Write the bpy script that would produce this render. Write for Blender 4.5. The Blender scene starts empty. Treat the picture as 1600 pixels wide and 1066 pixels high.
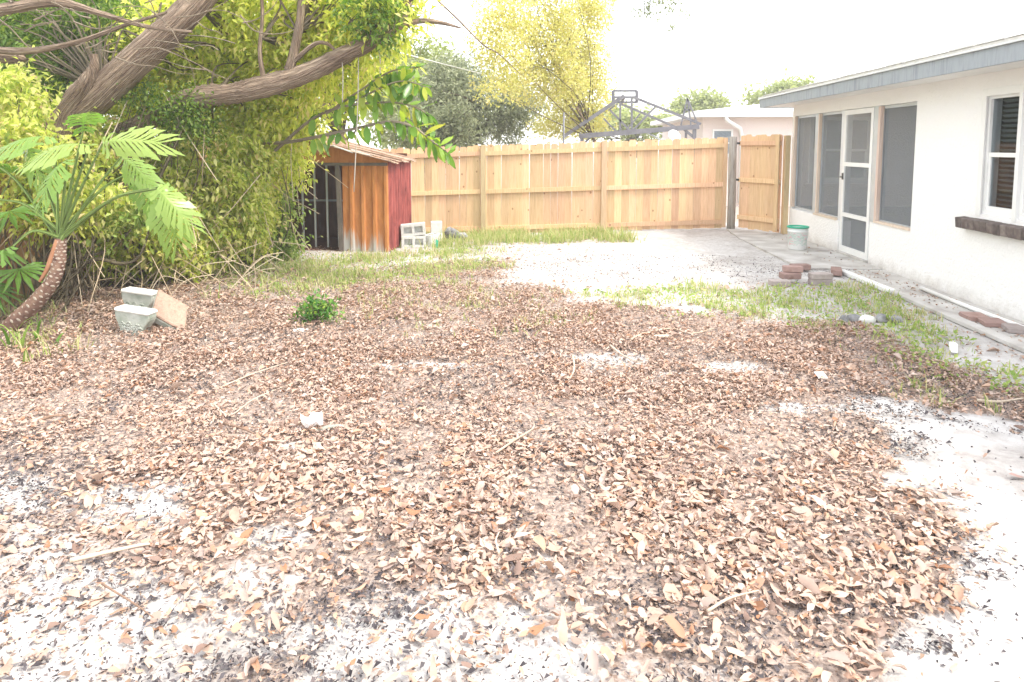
import bpy, math, random
import numpy as np
from mathutils import Matrix, Vector
R = math.radians
S = bpy.context.scene
C = S.collection
rng = np.random.default_rng(7)
random.seed(7)

# ------------------------------------------------------------------ camera, sky, sun, exposure
FPX, PPX, PPY, CH = 1067.0, 800.0, 327.0, 1.65      # focal length and principal point of the 1600 px wide frame
PITCH, YAW = R(5.3), R(3.5)
cd = bpy.data.cameras.new('camera')
cam = bpy.data.objects.new('camera', cd); C.objects.link(cam)
cd.sensor_width = 36; cd.lens = FPX / 1600 * 36
cd.shift_y = -(533 - PPY) / 1600
cd.clip_end = 600; cd.clip_start = 0.05
cam.location = (0, 0, CH); cam.rotation_euler = (R(90) - PITCH, 0, YAW)
S.camera = cam

SUN_AZ, SUN_EL = R(112), R(54)
w = bpy.data.worlds.new('World'); S.world = w; w.use_nodes = True
nt = w.node_tree
sky = nt.nodes.new('ShaderNodeTexSky'); sky.sky_type = 'NISHITA'; sky.sun_disc = False
sky.sun_elevation = SUN_EL; sky.sun_rotation = SUN_AZ; sky.air_density = 1.0; sky.dust_density = 2.0; sky.ozone_density = 0.6
bg = nt.nodes['Background']; bg.inputs[1].default_value = 0.15
veil = nt.nodes.new('ShaderNodeMixRGB'); veil.inputs[0].default_value = .7      # thin even overcast over the blue
veil.inputs[2].default_value = (5.3, 5.22, 5.12, 1)
nt.links.new(sky.outputs[0], veil.inputs[1]); nt.links.new(veil.outputs[0], bg.inputs[0])
sd = bpy.data.lights.new('sun', 'SUN'); sd.energy = 1.2; sd.angle = R(14); sd.color = (1, .93, .82)
sun = bpy.data.objects.new('sun', sd); C.objects.link(sun)
tosun = Vector((math.sin(SUN_AZ) * math.cos(SUN_EL), math.cos(SUN_AZ) * math.cos(SUN_EL), math.sin(SUN_EL)))
sun.rotation_euler = tosun.to_track_quat('Z', 'Y').to_euler()
sun.location = tosun * 30
S.view_settings.view_transform = 'Standard'; S.view_settings.look = 'None'
S.view_settings.exposure = 2.05; S.view_settings.gamma = 1.0

# ------------------------------------------------------------------ survey helpers: photo pixel -> place in the yard
_a = R(90) - PITCH
_Rx = np.array([[1, 0, 0], [0, math.cos(_a), -math.sin(_a)], [0, math.sin(_a), math.cos(_a)]])
_Rz = np.array([[math.cos(YAW), -math.sin(YAW), 0], [math.sin(YAW), math.cos(YAW), 0], [0, 0, 1]])
_M = _Rz @ _Rx
def ray(px, py): return _M @ np.array([(px - PPX) / FPX, (PPY - py) / FPX, -1.0])
def G(px, py, z=0.0):
    d = ray(px, py); t = (z - CH) / d[2]; return np.array([0, 0, CH]) + t * d
def P(px, py, Y):
    d = ray(px, py); return np.array([0, 0, CH]) + d * Y / d[1]

def hashn(ix, iy, seed):
    h = (ix.astype(np.int64) * 374761393 + iy.astype(np.int64) * 668265263 + seed * 974711) & 0x7fffffff
    h = ((h ^ (h >> 13)) * 1274126177) & 0x7fffffff
    return ((h ^ (h >> 16)) & 0xffff) / 65535.0
def vnoise(x, y, s, seed=0):
    x = np.asarray(x, float) * s; y = np.asarray(y, float) * s
    ix = np.floor(x); iy = np.floor(y); fx = x - ix; fy = y - iy
    fx = fx * fx * (3 - 2 * fx); fy = fy * fy * (3 - 2 * fy)
    a = hashn(ix, iy, seed); b = hashn(ix + 1, iy, seed); c = hashn(ix, iy + 1, seed); d = hashn(ix + 1, iy + 1, seed)
    return (a * (1 - fx) + b * fx) * (1 - fy) + (c * (1 - fx) + d * fx) * fy
def fbm(x, y, s, seed=0, o=4):
    t = 0; am = .5
    for k in range(o): t = t + am * vnoise(x, y, s * 2 ** k, seed + k * 17); am *= .5
    return t / (1 - .5 ** o)
def sstep(a, b, x): t = np.clip((x - a) / (b - a), 0, 1); return t * t * (3 - 2 * t)
def gz(x, y):
    x = np.asarray(x, float); y = np.asarray(y, float)
    z = -0.034 * np.clip(3.4 - x, 0, 9) * sstep(10.6, 13.6, y)
    yard = sstep(-9, -7, x) * (1 - sstep(3.2, 3.5, x)) * (1 - sstep(15, 17, y))
    return z + yard * ((fbm(x, y, .9, 3, 3) - .5) * .05)
def sdist(poly, x, y):
    """signed distance to a polygon in metres, positive inside"""
    x = np.asarray(x, float); y = np.asarray(y, float)
    d = np.full(x.shape, 1e9); ins = np.zeros(x.shape, bool)
    n = len(poly)
    for i in range(n):
        ax, ay = poly[i]; bx, by = poly[(i + 1) % n]
        ex, ey = bx - ax, by - ay
        t = np.clip(((x - ax) * ex + (y - ay) * ey) / (ex * ex + ey * ey + 1e-12), 0, 1)
        d = np.minimum(d, np.hypot(x - ax - t * ex, y - ay - t * ey))
        c = ((ay > y) != (by > y)) & (x < (bx - ax) * (y - ay) / (by - ay + 1e-12) + ax)
        ins ^= c
    return np.where(ins, d, -d)
def wpoly(*pts): return [tuple(G(*p)[:2]) for p in pts]

# ------------------------------------------------------------------ materials
MATS = {}
class NG:
    def __init__(s, name):
        s.m = bpy.data.materials.new(name); s.m.use_nodes = True; s.t = s.m.node_tree; s.t.nodes.clear()
        s.out = s.t.nodes.new('ShaderNodeOutputMaterial'); MATS[name] = s.m
    def n(s, typ, ins=None, **kw):
        nd = s.t.nodes.new('ShaderNode' + typ)
        for k, v in kw.items(): setattr(nd, k, v)
        for k, v in (ins or {}).items():
            if isinstance(v, bpy.types.NodeSocket): s.t.links.new(v, nd.inputs[k])
            else: nd.inputs[k].default_value = v
        return nd
    def ramp(s, fac, stops, interp='LINEAR'):
        nd = s.n('ValToRGB'); cr = nd.color_ramp; cr.interpolation = interp
        while len(cr.elements) < len(stops): cr.elements.new(.5)
        for e, (p, c) in zip(cr.elements, stops):
            e.position = p; e.color = (*c, 1) if len(c) == 3 else c
        s.t.links.new(fac, nd.inputs[0]); return nd.outputs[0]
    def mix(s, f, a, b, blend='MIX'):
        nd = s.n('MixRGB', blend_type=blend)
        for k, v in ((0, f), (1, a), (2, b)):
            if isinstance(v, bpy.types.NodeSocket): s.t.links.new(v, nd.inputs[k])
            elif k == 0: nd.inputs[0].default_value = v
            else: nd.inputs[k].default_value = (*v, 1)
        return nd.outputs[0]
    def math(s, op, a, b=0.0, c=None):
        nd = s.n('Math', operation=op)
        for k, v in enumerate((a, b) if c is None else (a, b, c)):
            if isinstance(v, bpy.types.NodeSocket): s.t.links.new(v, nd.inputs[k])
            else: nd.inputs[k].default_value = v
        return nd.outputs[0]
    def noise(s, vec, scale, detail=4, rough=.55, dist=0): return s.n('TexNoise', {'Vector': vec, 'Scale': scale, 'Detail': detail, 'Roughness': rough, 'Distortion': dist}).outputs[0]
    def obj(s): return s.n('TexCoord').outputs['Object']
    def pos(s): return s.n('NewGeometry').outputs['Position']
    def rnd(s): return s.n('ObjectInfo').outputs['Random']
    def island(s): return s.n('NewGeometry').outputs['Random Per Island']
    def bump(s, h, st=.5, d=.01): return s.n('Bump', {'Height': h, 'Strength': st, 'Distance': d}).outputs[0]
    def pbsdf(s, col, rough=.8, normal=None, metal=0, spec=.3):
        ins = {'Base Color': col if isinstance(col, bpy.types.NodeSocket) else (*col, 1), 'Roughness': rough, 'Metallic': metal, 'Specular IOR Level': spec}
        if normal is not None: ins['Normal'] = normal
        return s.n('BsdfPrincipled', ins).outputs[0]
    def done(s, sh): s.t.links.new(sh, s.out.inputs[0]); return s.m

def mat_plain(name, cols, scale=6, rough=.8, bump=.3, bscale=40, bd=.004, metal=0, rand=0.0, spec=.3, stretch=None, src='obj'):
    g = NG(name); v = g.obj() if src == 'obj' else g.pos()
    if src == 'obj':
        r = g.n('CombineXYZ', {0: g.math('MULTIPLY', g.rnd(), 37.0), 1: g.math('MULTIPLY', g.rnd(), 91.0), 2: 0.0}).outputs[0]
        v = g.n('VectorMath', {0: v, 1: r}, operation='ADD').outputs[0]
    if stretch: v = g.n('Mapping', {0: v, 'Scale': stretch}).outputs[0]
    nz = g.noise(v, scale)
    k = len(cols)
    col = g.ramp(nz, [(.3 + .4 * i / max(1, k - 1), c) for i, c in enumerate(cols)])
    if rand:
        val = g.n('MapRange', {0: g.rnd(), 3: 1 - rand, 4: 1 + rand}).outputs[0]
        col = g.n('HueSaturation', {'Color': col, 'Value': val}).outputs[0]
    return g.done(g.pbsdf(col, rough, g.bump(g.noise(v, bscale, 3), bump, bd), metal, spec))

def mat_leaf(name, stops, trans=.45, rough=.5, src='island', tcol=1.25):
    g = NG(name); r = g.island() if src == 'island' else g.rnd()
    col = g.ramp(r, stops)
    p = g.pbsdf(col, rough, None, 0, .35)
    tc = g.n('HueSaturation', {'Color': col, 'Saturation': 1.1, 'Value': tcol}).outputs[0]
    t = g.n('BsdfTranslucent', {'Color': tc}).outputs[0]
    return g.done(g.n('MixShader', {0: trans, 1: p, 2: t}).outputs[0])

# dry leaves, sunlit canopy, shaded foliage, grass
DRY = [(0, (.46, .36, .29)), (.18, (.60, .48, .39)), (.32, (.40, .34, .31)), (.45, (.52, .36, .25)), (.58, (.66, .57, .50)), (.70, (.38, .20, .11)), (.78, (.54, .42, .34)), (.88, (.30, .22, .18)), (.95, (.22, .15, .12)), (1, (.70, .60, .52))]
DRY = [(p, tuple(round(v * f, 3) for v, f in zip(c, (.90, .84, .82)))) for p, c in DRY]
mat_leaf('dry_leaf', DRY, .15, .65)
mat_leaf('dry_leaf_single', DRY, .15, .6, 'rnd')
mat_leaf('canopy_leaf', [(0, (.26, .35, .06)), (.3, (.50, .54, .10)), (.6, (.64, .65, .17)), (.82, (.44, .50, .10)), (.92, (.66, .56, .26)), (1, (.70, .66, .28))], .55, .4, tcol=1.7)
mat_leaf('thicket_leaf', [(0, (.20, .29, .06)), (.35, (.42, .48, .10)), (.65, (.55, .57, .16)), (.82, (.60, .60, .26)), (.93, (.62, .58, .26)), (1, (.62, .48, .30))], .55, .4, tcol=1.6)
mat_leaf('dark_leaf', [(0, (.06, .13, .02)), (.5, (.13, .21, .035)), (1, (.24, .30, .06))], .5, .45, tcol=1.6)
mat_leaf('olive_leaf', [(0, (.18, .21, .12)), (.5, (.29, .32, .2)), (1, (.42, .44, .28))], .35, .6)
mat_leaf('yellow_leaf', [(0, (.46, .46, .14)), (.5, (.58, .56, .2)), (.8, (.54, .47, .2)), (1, (.66, .65, .36))], .5, .5, tcol=1.4)
mat_leaf('pale_leaf', [(0, (.25, .30, .10)), (1, (.42, .46, .2))], .45, .6)
mat_leaf('rubber_leaf', [(0, (.10, .22, .04)), (.45, (.20, .34, .06)), (.75, (.36, .46, .07)), (1, (.56, .56, .1))], .45, .25, 'rnd')
mat_leaf('split_leaf', [(0, (.10, .21, .04)), (.5, (.20, .33, .07)), (1, (.36, .48, .13))], .45, .22, 'rnd')
mat_leaf('fan_leaf', [(0, (.09, .19, .03)), (1, (.16, .30, .05))], .35, .35, 'rnd')
mat_leaf('grass_blade', [(0, (.20, .30, .07)), (.35, (.34, .42, .12)), (.65, (.46, .46, .2)), (1, (.60, .52, .32))], .4, .6)
mat_leaf('weed_leaf', [(0, (.18, .30, .06)), (.6, (.32, .42, .10)), (1, (.46, .48, .18))], .4, .5)
mat_leaf('shrub_leaf', [(0, (.05, .16, .03)), (.6, (.12, .28, .05)), (1, (.3, .4, .06))], .35, .45)
mat_leaf('debris', [(0, (.035, .03, .035)), (.5, (.085, .075, .08)), (.8, (.16, .13, .125)), (1, (.26, .17, .11))], .0, .9)
mat_leaf('dead_stem', [(0, (.34, .26, .17)), (.5, (.48, .38, .26)), (1, (.56, .48, .36))], .0, .8)

# bark with ridges that run along the limb (attribute bk)
def mat_bark(name, cols, sc=9):
    g = NG(name); v = g.n('Attribute', attribute_name='bk').outputs['Vector']
    n1 = g.noise(v, sc, 6, .65, .6); n2 = g.noise(v, sc * .25, 3)
    col = g.mix(.45, g.ramp(n1, [(.3, cols[0]), (.5, cols[1]), (.7, cols[2])]), g.ramp(n2, [(.35, cols[0]), (.65, cols[2])]))
    ws = g.n('TexWave', {'Vector': g.n('Mapping', {0: v, 'Scale': (1, 1, .12)}).outputs[0], 'Scale': sc * .5, 'Distortion': 9.0, 'Detail': 4.0, 'Detail Scale': 2.0}).outputs['Fac']
    col = g.mix(g.math('MULTIPLY', g.ramp(ws, [(.1, (1, 1, 1)), (.45, (0, 0, 0))]), .55), col, cols[0])
    return g.done(g.pbsdf(col, .9, g.bump(g.math('ADD', n1, ws), 1.0, .04)))
mat_bark('bark', [(.15, .10, .07), (.40, .29, .20), (.56, .44, .33)])
mat_bark('bark_pale', [(.26, .20, .14), (.42, .34, .25), (.55, .47, .36)])
mat_bark('stem_green', [(.14, .22, .05), (.22, .32, .08), (.34, .42, .16)], 4)
mat_bark('branch_dark', [(.12, .10, .06), (.2, .16, .1), (.3, .25, .16)])

# new pine boards
def mat_wood(name, base, dark, knots=True):
    g = NG(name); o = g.obj(); rn = g.rnd()
    off = g.n('CombineXYZ', {0: g.math('MULTIPLY', rn, 53.0), 1: 0.0, 2: g.math('MULTIPLY', rn, 17.0)}).outputs[0]
    v = g.n('VectorMath', {0: o, 1: off}, operation='ADD').outputs[0]
    gr = g.noise(g.n('Mapping', {0: v, 'Scale': (30, 30, 1.6)}).outputs[0], 1.5, 4, .6, .8)
    col = g.ramp(gr, [(.3, dark), (.55, base), (.8, tuple(min(1, c * 1.12) for c in base))])
    if knots:
        vo = g.n('TexVoronoi', {'Vector': g.n('Mapping', {0: v, 'Scale': (7, .01, 5.5)}).outputs[0], 'Scale': 1.0, 'Randomness': 1.0})
        msk = g.math('MULTIPLY', g.math('LESS_THAN', vo.outputs['Distance'], .13), g.math('GREATER_THAN', g.n('SeparateColor', {0: vo.outputs['Color']}).outputs[0], .66))
        col = g.mix(g.math('MULTIPLY', msk, .8), col, (.34, .17, .08))
    col = g.n('HueSaturation', {'Color': col, 'Hue': g.n('MapRange', {0: rn, 3: .484, 4: .509}).outputs[0], 'Value': g.n('MapRange', {0: g.math('FRACT', g.math('MULTIPLY', rn, 7.3)), 3: .78, 4: 1.13}).outputs[0]}).outputs[0]
    return g.done(g.pbsdf(col, .7, g.bump(gr, .25, .003)))
mat_wood('pine', (.72, .495, .29), (.60, .385, .205))
mat_wood('pine_post', (.62, .47, .28), (.50, .36, .20))
mat_wood('old_post', (.34, .31, .27), (.16, .13, .11), False)
mat_wood('tan_board', (.50, .31, .15), (.36, .2, .09))
mat_wood('sill_wood', (.68, .56, .46), (.56, .43, .34), False)
mat_wood('slab_top', (.32, .225, .165), (.22, .15, .11), False)

# stucco
def mat_stucco(name, base, dirt=True):
    g = NG(name); p = g.pos()
    n = g.noise(p, 3, 5); f = g.noise(p, 34, 4, .6)
    col = g.mix(g.math('MULTIPLY', n, .25), base, tuple(c * .86 for c in base))
    if dirt:
        z = g.n('SeparateXYZ', {0: p}).outputs[2]
        low = g.n('MapRange', {0: g.math('ADD', z, g.math('MULTIPLY', g.math('SUBTRACT', g.noise(p, 6, 5, .65), .5), .35)), 1: .16, 2: -.02, 3: 0.0, 4: .5}).outputs[0]
        col = g.mix(low, col, (.42, .37, .31))
    return g.done(g.pbsdf(col, .9, g.bump(f, .6, .028)))
mat_stucco('stucco_white', (.88, .87, .86))
mat_stucco('stucco_pink', (.76, .67, .63), False)
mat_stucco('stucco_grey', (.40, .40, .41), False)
mat_plain('white_paint', [(.74, .74, .73), (.82, .82, .80)], 3, .5, .1)
mat_plain('trim_grey', [(.20, .225, .25), (.30, .33, .355), (.24, .27, .295)], 2.2, .6, .2, stretch=(1, 6, 1))
mat_plain('metal_white', [(.62, .64, .66), (.74, .75, .76)], 3, .35, .05, metal=.2)
mat_plain('alu_frame', [(.50, .53, .55), (.60, .62, .64)], 5, .4, .1, metal=.3)
mat_plain('roof_shingle', [(.50, .50, .47), (.66, .65, .62)], 12, .9, .6, 60)
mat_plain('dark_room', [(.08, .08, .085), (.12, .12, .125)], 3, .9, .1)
mat_plain('curtain', [(.28, .31, .34), (.36, .39, .42)], 3, .9, .1)
mat_plain('black_plastic', [(.03, .03, .03), (.05, .05, .05)], 3, .4, .1)
mat_plain('sill_brick', [(.08, .065, .06), (.14, .11, .10), (.2, .17, .15)], 14, .85, .6, 60, rand=.25)
mat_plain('paver_red', [(.26, .16, .13), (.36, .24, .21), (.31, .20, .18)], 14, .9, .6, 70, rand=.2)
mat_plain('paver_grey', [(.28, .24, .22), (.40, .34, .32)], 14, .9, .6, 70, rand=.15)
mat_plain('block_grey', [(.46, .46, .44), (.60, .60, .57), (.52, .52, .50)], 20, .95, .8, 90, rand=.12)
mat_plain('concrete_grey_green', [(.24, .27, .22), (.34, .36, .31), (.44, .45, .41)], 9, .95, .7, 70)  # bench leg fronts: shade put into this grey-green
mat_plain('concrete_pale', [(.58, .59, .55), (.72, .72, .68)], 8, .9, .5, 60)
mat_plain('stone_grey', [(.10, .10, .10), (.24, .24, .24), (.40, .40, .39)], 9, .95, .8, 50)
mat_plain('frame_black', [(.09, .08, .07), (.16, .13, .11)], 6, .6, .3)
mat_plain('steel_dark', [(.13, .13, .15), (.2, .2, .22)], 6, .5, .2)
mat_plain('pvc', [(.70, .70, .67), (.80, .80, .78)], 4, .4, .1)
mat_plain('paper', [(.76, .76, .75), (.84, .84, .83)], 3, .8, .2)
mat_plain('green_plastic', [(.04, .36, .22), (.06, .45, .28)], 3, .4, .1)
mat_plain('twig', [(.36, .28, .20), (.54, .45, .36)], 14, .9, .5)
mat_plain('twig_pale', [(.44, .36, .27), (.56, .48, .39)], 14, .9, .3)
mat_plain('twig_dark', [(.16, .10, .07), (.26, .17, .12)], 14, .9, .3)
mat_plain('rope', [(.32, .29, .24), (.42, .39, .33)], 30, .9, .3)
mat_plain('scar_trunk', [(.10, .05, .04), (.20, .12, .09), (.26, .17, .12)], 16, .9, .7)
mat_plain('leaf_scar', [(.36, .30, .24), (.50, .43, .36)], 20, .9, .4)
mat_plain('sheath', [(.34, .15, .08), (.46, .24, .14)], 8, .8, .4)
# rusty sheets: orange rust, worn to bare zinc towards the ragged bottom edge
def mat_rust(name, a, b, bare=None, ztop=.45):
    g = NG(name); p = g.pos()
    v = g.n('Mapping', {0: p, 'Scale': (5, 5, 1.2)}).outputs[0]
    n = g.noise(v, 2.2, 6, .65, .5)
    col = g.ramp(n, [(.3, a), (.55, b), (.75, tuple(min(1, c * 1.25) for c in b))])
    if bare:
        z = g.n('SeparateXYZ', {0: p}).outputs[2]
        k = g.math('ADD', z, g.math('MULTIPLY', g.math('SUBTRACT', g.noise(g.n('Mapping', {0: p, 'Scale': (9, 9, 1)}).outputs[0], 1.0, 4), .5), 1.3))
        col = g.mix(g.n('MapRange', {0: k, 1: ztop, 2: ztop - .22}).outputs[0], col, bare)
    return g.done(g.pbsdf(col, .75, g.bump(g.noise(p, 60, 3), .3, .003), .1))
mat_rust('rust_orange', (.36, .13, .04), (.48, .20, .065), (.42, .41, .39), .20)
mat_rust('rust_red', (.12, .025, .025), (.28, .07, .06))
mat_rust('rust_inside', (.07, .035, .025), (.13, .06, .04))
mat_rust('rust_roof', (.22, .1, .06), (.44, .32, .24))
# insect screen: fine dark mesh that lets light through
def mat_screen(name, f, c):
    g = NG(name)
    return g.done(g.n('MixShader', {0: f, 1: g.n('BsdfTransparent').outputs[0], 2: g.n('BsdfDiffuse', {'Color': (*c, 1)}).outputs[0]}).outputs[0])
mat_screen('insect_screen', .33, (.34, .36, .38))
mat_screen('insect_screen_thin', .2, (.6, .6, .6))
g = NG('window_glass')
g.done(g.n('MixShader', {0: g.math('ADD', g.math('MULTIPLY', g.math('POWER', g.n('LayerWeight', {'Blend': .5}).outputs['Facing'], 4.0), .35), .03), 1: g.n('BsdfTransparent', {'Color': (.75, .78, .8, 1)}).outputs[0], 2: g.n('BsdfGlossy', {'Roughness': .04}).outputs[0]}).outputs[0])
# bucket print: pale plastic with faded green and pink marks
g = NG('bucket_plastic'); o = g.obj()
n = g.noise(g.n('Mapping', {0: o, 'Scale': (1, 1, 2)}).outputs[0], 14, 2)
z = g.n('SeparateXYZ', {0: o}).outputs[2]
band = g.math('MULTIPLY', g.math('GREATER_THAN', z, .07), g.math('LESS_THAN', z, .27))
col = g.mix(g.math('MULTIPLY', band, .75), (.76, .76, .74), g.ramp(n, [(.4, (.76, .76, .74)), (.5, (.42, .6, .5)), (.56, (.76, .76, .74)), (.64, (.7, .45, .46))]))
g.done(g.pbsdf(col, .45))
# the ground: white sand, grey duff and brown litter, by the survey attribute
g = NG('yard_soil'); p = g.pos()
at = g.n('Attribute', attribute_name='cover').outputs['Color']
sep = g.n('SeparateColor', {0: at})
fine = g.noise(p, 45, 5, .7); mid = g.noise(p, 9, 5, .65); big = g.noise(p, 1.3, 4)
sand = g.mix(g.ramp(big, [(.42, (0, 0, 0)), (.62, (.7, .7, .7))]), g.ramp(mid, [(.3, (.42, .395, .375)), (.6, (.56, .545, .53))]), g.ramp(mid, [(.35, (.28, .25, .23)), (.65, (.46, .43, .405))]))
sand = g.mix(g.math('MULTIPLY', g.math('GREATER_THAN', g.noise(p, 120, 3, .6), .66), .5), sand, (.25, .23, .22))
duff = g.ramp(fine, [(.3, (.13, .10, .09)), (.5, (.32, .25, .21)), (.7, (.52, .43, .37))])
soil = g.ramp(fine, [(.3, (.20, .17, .14)), (.6, (.40, .36, .32))])
def brk(s, a=1.1): return g.n('MapRange', {0: g.math('ADD', s, g.math('MULTIPLY', g.math('SUBTRACT', g.noise(p, 22, 5, .7), .5), a)), 1: .35, 2: .65}).outputs[0]
col = g.mix(brk(sep.outputs[0]), sand, duff)
col = g.mix(brk(sep.outputs[1]), col, soil)
nrm = g.bump(g.math('ADD', fine, mid), .6, .02)
g.done(g.pbsdf(col, .95, nrm))
mat_plain('walk_concrete', [(.34, .31, .29), (.47, .45, .42), (.57, .55, .53)], 3, .95, .4, 50, src='pos')
mat_plain('far_turf', [(.10, .16, .05), (.2, .25, .1)], 1, .95, .3)

# ------------------------------------------------------------------ mesh helpers
def tag(o, label=None, cat=None, group=None, kind=None):
    if label: o['label'] = label
    if cat: o['category'] = cat
    if group: o['group'] = group
    if kind: o['kind'] = kind
    return o
def thing(name, loc, label, cat, group=None, rz=0):
    o = bpy.data.objects.new(name, None); C.objects.link(o); o.empty_display_size = .1
    o.location = tuple(float(v) for v in loc); o.rotation_euler = (0, 0, rz)
    return tag(o, label, cat, group)
def link(name, me, mat=None, parent=None, loc=None, rot=None, scale=None):
    """mesh in world coordinates when loc is None, else local mesh placed (in the parent's space) at loc"""
    o = bpy.data.objects.new(name, me); C.objects.link(o)
    if mat and not me.materials: me.materials.append(MATS[mat])
    if parent is not None:
        o.parent = parent
        if loc is None:
            o.matrix_parent_inverse = WINV(parent)
    if loc is not None: o.location = tuple(float(v) for v in loc)
    if rot is not None: o.rotation_euler = rot
    if scale is not None: o.scale = scale if hasattr(scale, '__len__') else (scale,) * 3
    return o
def WM(o):
    b = Matrix.LocRotScale(o.location, o.rotation_euler, o.scale)
    return b if o.parent is None else WM(o.parent) @ o.matrix_parent_inverse @ b
def WINV(o): return WM(o).inverted()

def npmesh(name, V, F, smooth=False, bk=None):
    me = bpy.data.meshes.new(name); V = np.asarray(V, np.float32); F = np.asarray(F, np.int32)
    k = F.shape[1]
    me.vertices.add(len(V)); me.vertices.foreach_set('co', V.ravel())
    me.loops.add(F.size); me.loops.foreach_set('vertex_index', F.ravel())
    me.polygons.add(len(F)); me.polygons.foreach_set('loop_start', np.arange(0, F.size, k, dtype=np.int32))
    try: me.polygons.foreach_set('loop_total', np.full(len(F), k, np.int32))
    except Exception: pass
    if smooth: me.polygons.foreach_set('use_smooth', np.ones(len(F), bool))
    me.update(calc_edges=True)
    if bk is not None:
        a = me.attributes.new('bk', 'FLOAT_VECTOR', 'POINT'); a.data.foreach_set('vector', np.asarray(bk, np.float32).ravel())
    return me

class MB:
    def __init__(s): s.v = []; s.f = []; s.sm = []
    def add(s, V, F, smooth=False):
        k = len(s.v); s.v += [tuple(map(float, v)) for v in V]; s.f += [tuple(i + k for i in f) for f in F]; s.sm += [smooth] * len(F); return s
    def box(s, x0, x1, y0, y1, z0, z1, M=None, b=0.0):
        x0, x1 = min(x0, x1), max(x0, x1); y0, y1 = min(y0, y1), max(y0, y1); z0, z1 = min(z0, z1), max(z0, z1)
        if b <= 0:
            V = [(x, y, z) for z in (z0, z1) for y in (y0, y1) for x in (x0, x1)]
            F = [(0, 2, 3, 1), (4, 5, 7, 6), (0, 1, 5, 4), (2, 6, 7, 3), (0, 4, 6, 2), (1, 3, 7, 5)]
        else:   # chamfered box
            V = []; idx = {}
            for ix, x in enumerate((x0, x1)):
                for iy, y in enumerate((y0, y1)):
                    for iz, z in enumerate((z0, z1)):
                        sx, sy, sz = (1 - 2 * ix) * b, (1 - 2 * iy) * b, (1 - 2 * iz) * b
                        for ax, p in ((0, (x, y + sy, z + sz)), (1, (x + sx, y, z + sz)), (2, (x + sx, y + sy, z))):
                            idx[ix, iy, iz, ax] = len(V); V.append(p)
            F = []
            for ax in range(3):
                o = [a for a in range(3) if a != ax]
                for s_ in (0, 1):
                    q = []
                    for a_, b_ in ((0, 0), (1, 0), (1, 1), (0, 1)):
                        c = [0, 0, 0]; c[ax] = s_; c[o[0]] = a_; c[o[1]] = b_; q.append(idx[(*c, ax)])
                    F.append(q)
            for ax in range(3):
                o = [a for a in range(3) if a != ax]
                for a_ in (0, 1):
                    for b_ in (0, 1):
                        c0 = [0, 0, 0]; c0[o[0]] = a_; c0[o[1]] = b_; c1 = list(c0); c1[ax] = 1
                        F.append([idx[(*c0, o[0])], idx[(*c0, o[1])], idx[(*c1, o[1])], idx[(*c1, o[0])]])
            for c in np.ndindex(2, 2, 2): F.append([idx[(*c, 0)], idx[(*c, 1)], idx[(*c, 2)]])
        if M is not None: V = [tuple(M @ Vector(v)) for v in V]
        return s.add(V, F)
    def bar(s, a, b, wx, wy, up=(0, 0, 1)):
        """rectangular bar from a to b"""
        a = Vector(a); b = Vector(b); d = (b - a).normalized(); u = Vector(up)
        if abs(d.dot(u)) > .98: u = Vector((0, 1, 0))
        x = d.cross(u).normalized() * wx / 2; y = x.cross(d).normalized() * wy / 2
        V = [p + q for p in (a, b) for q in (-x - y, x - y, x + y, -x + y)]
        return s.add(V, [(0, 3, 2, 1), (4, 5, 6, 7), (0, 1, 5, 4), (1, 2, 6, 5), (2, 3, 7, 6), (3, 0, 4, 7)])
    def tube(s, path, rad, n=8, cap=True):
        V, F, _ = tube(path, rad, n); k = len(s.v); s.add(V, F, True)
        if cap:
            m = len(V); s.f += [tuple(k + i for i in range(n))[::-1], tuple(k + m - n + i for i in range(n))]; s.sm += [False, False]
        return s
    def lathe(s, prof, n=24, c=(0, 0, 0)):
        V = [(c[0] + r * math.cos(2 * math.pi * i / n), c[1] + r * math.sin(2 * math.pi * i / n), c[2] + z) for r, z in prof for i in range(n)]
        F = [(j * n + i, j * n + (i + 1) % n, (j + 1) * n + (i + 1) % n, (j + 1) * n + i) for j in range(len(prof) - 1) for i in range(n)]
        return s.add(V, F, True)
    def mesh(s, name):
        me = bpy.data.meshes.new(name); me.from_pydata(s.v, [], s.f)
        me.polygons.foreach_set('use_smooth', np.array(s.sm, bool)); me.update(); return me
    def build(s, name, mat, parent=None, loc=None, rot=None): return link(name, s.mesh(name), mat, parent, loc, rot)

def tube(path, rad, n=8, knob=0.0, seed=0):
    path = np.asarray(path, float); m = len(path); rad = np.broadcast_to(np.asarray(rad, float), (m,))
    V = []; B = []; ref = np.array([.3, .2, 1.0]); L = 0
    rg = np.random.default_rng(seed + 5)
    for i in range(m):
        d = path[min(i + 1, m - 1)] - path[max(i - 1, 0)]; d = d / (np.linalg.norm(d) + 1e-9)
        u = np.cross(d, ref)
        if np.linalg.norm(u) < .05: u = np.cross(d, [1, 0, 0])
        u /= np.linalg.norm(u); v = np.cross(d, u)
        if i: L += np.linalg.norm(path[i] - path[i - 1])
        for k in range(n):
            t = 2 * math.pi * k / n; r = rad[i] * (1 + knob * (rg.random() - .5))
            V.append(path[i] + (u * math.cos(t) + v * math.sin(t)) * r); B.append((math.cos(t) * rad[i] * 4, math.sin(t) * rad[i] * 4, L * .7))
    F = [(i * n + k, i * n + (k + 1) % n, (i + 1) * n + (k + 1) % n, (i + 1) * n + k) for i in range(m - 1) for k in range(n)]
    return V, F, B
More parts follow.
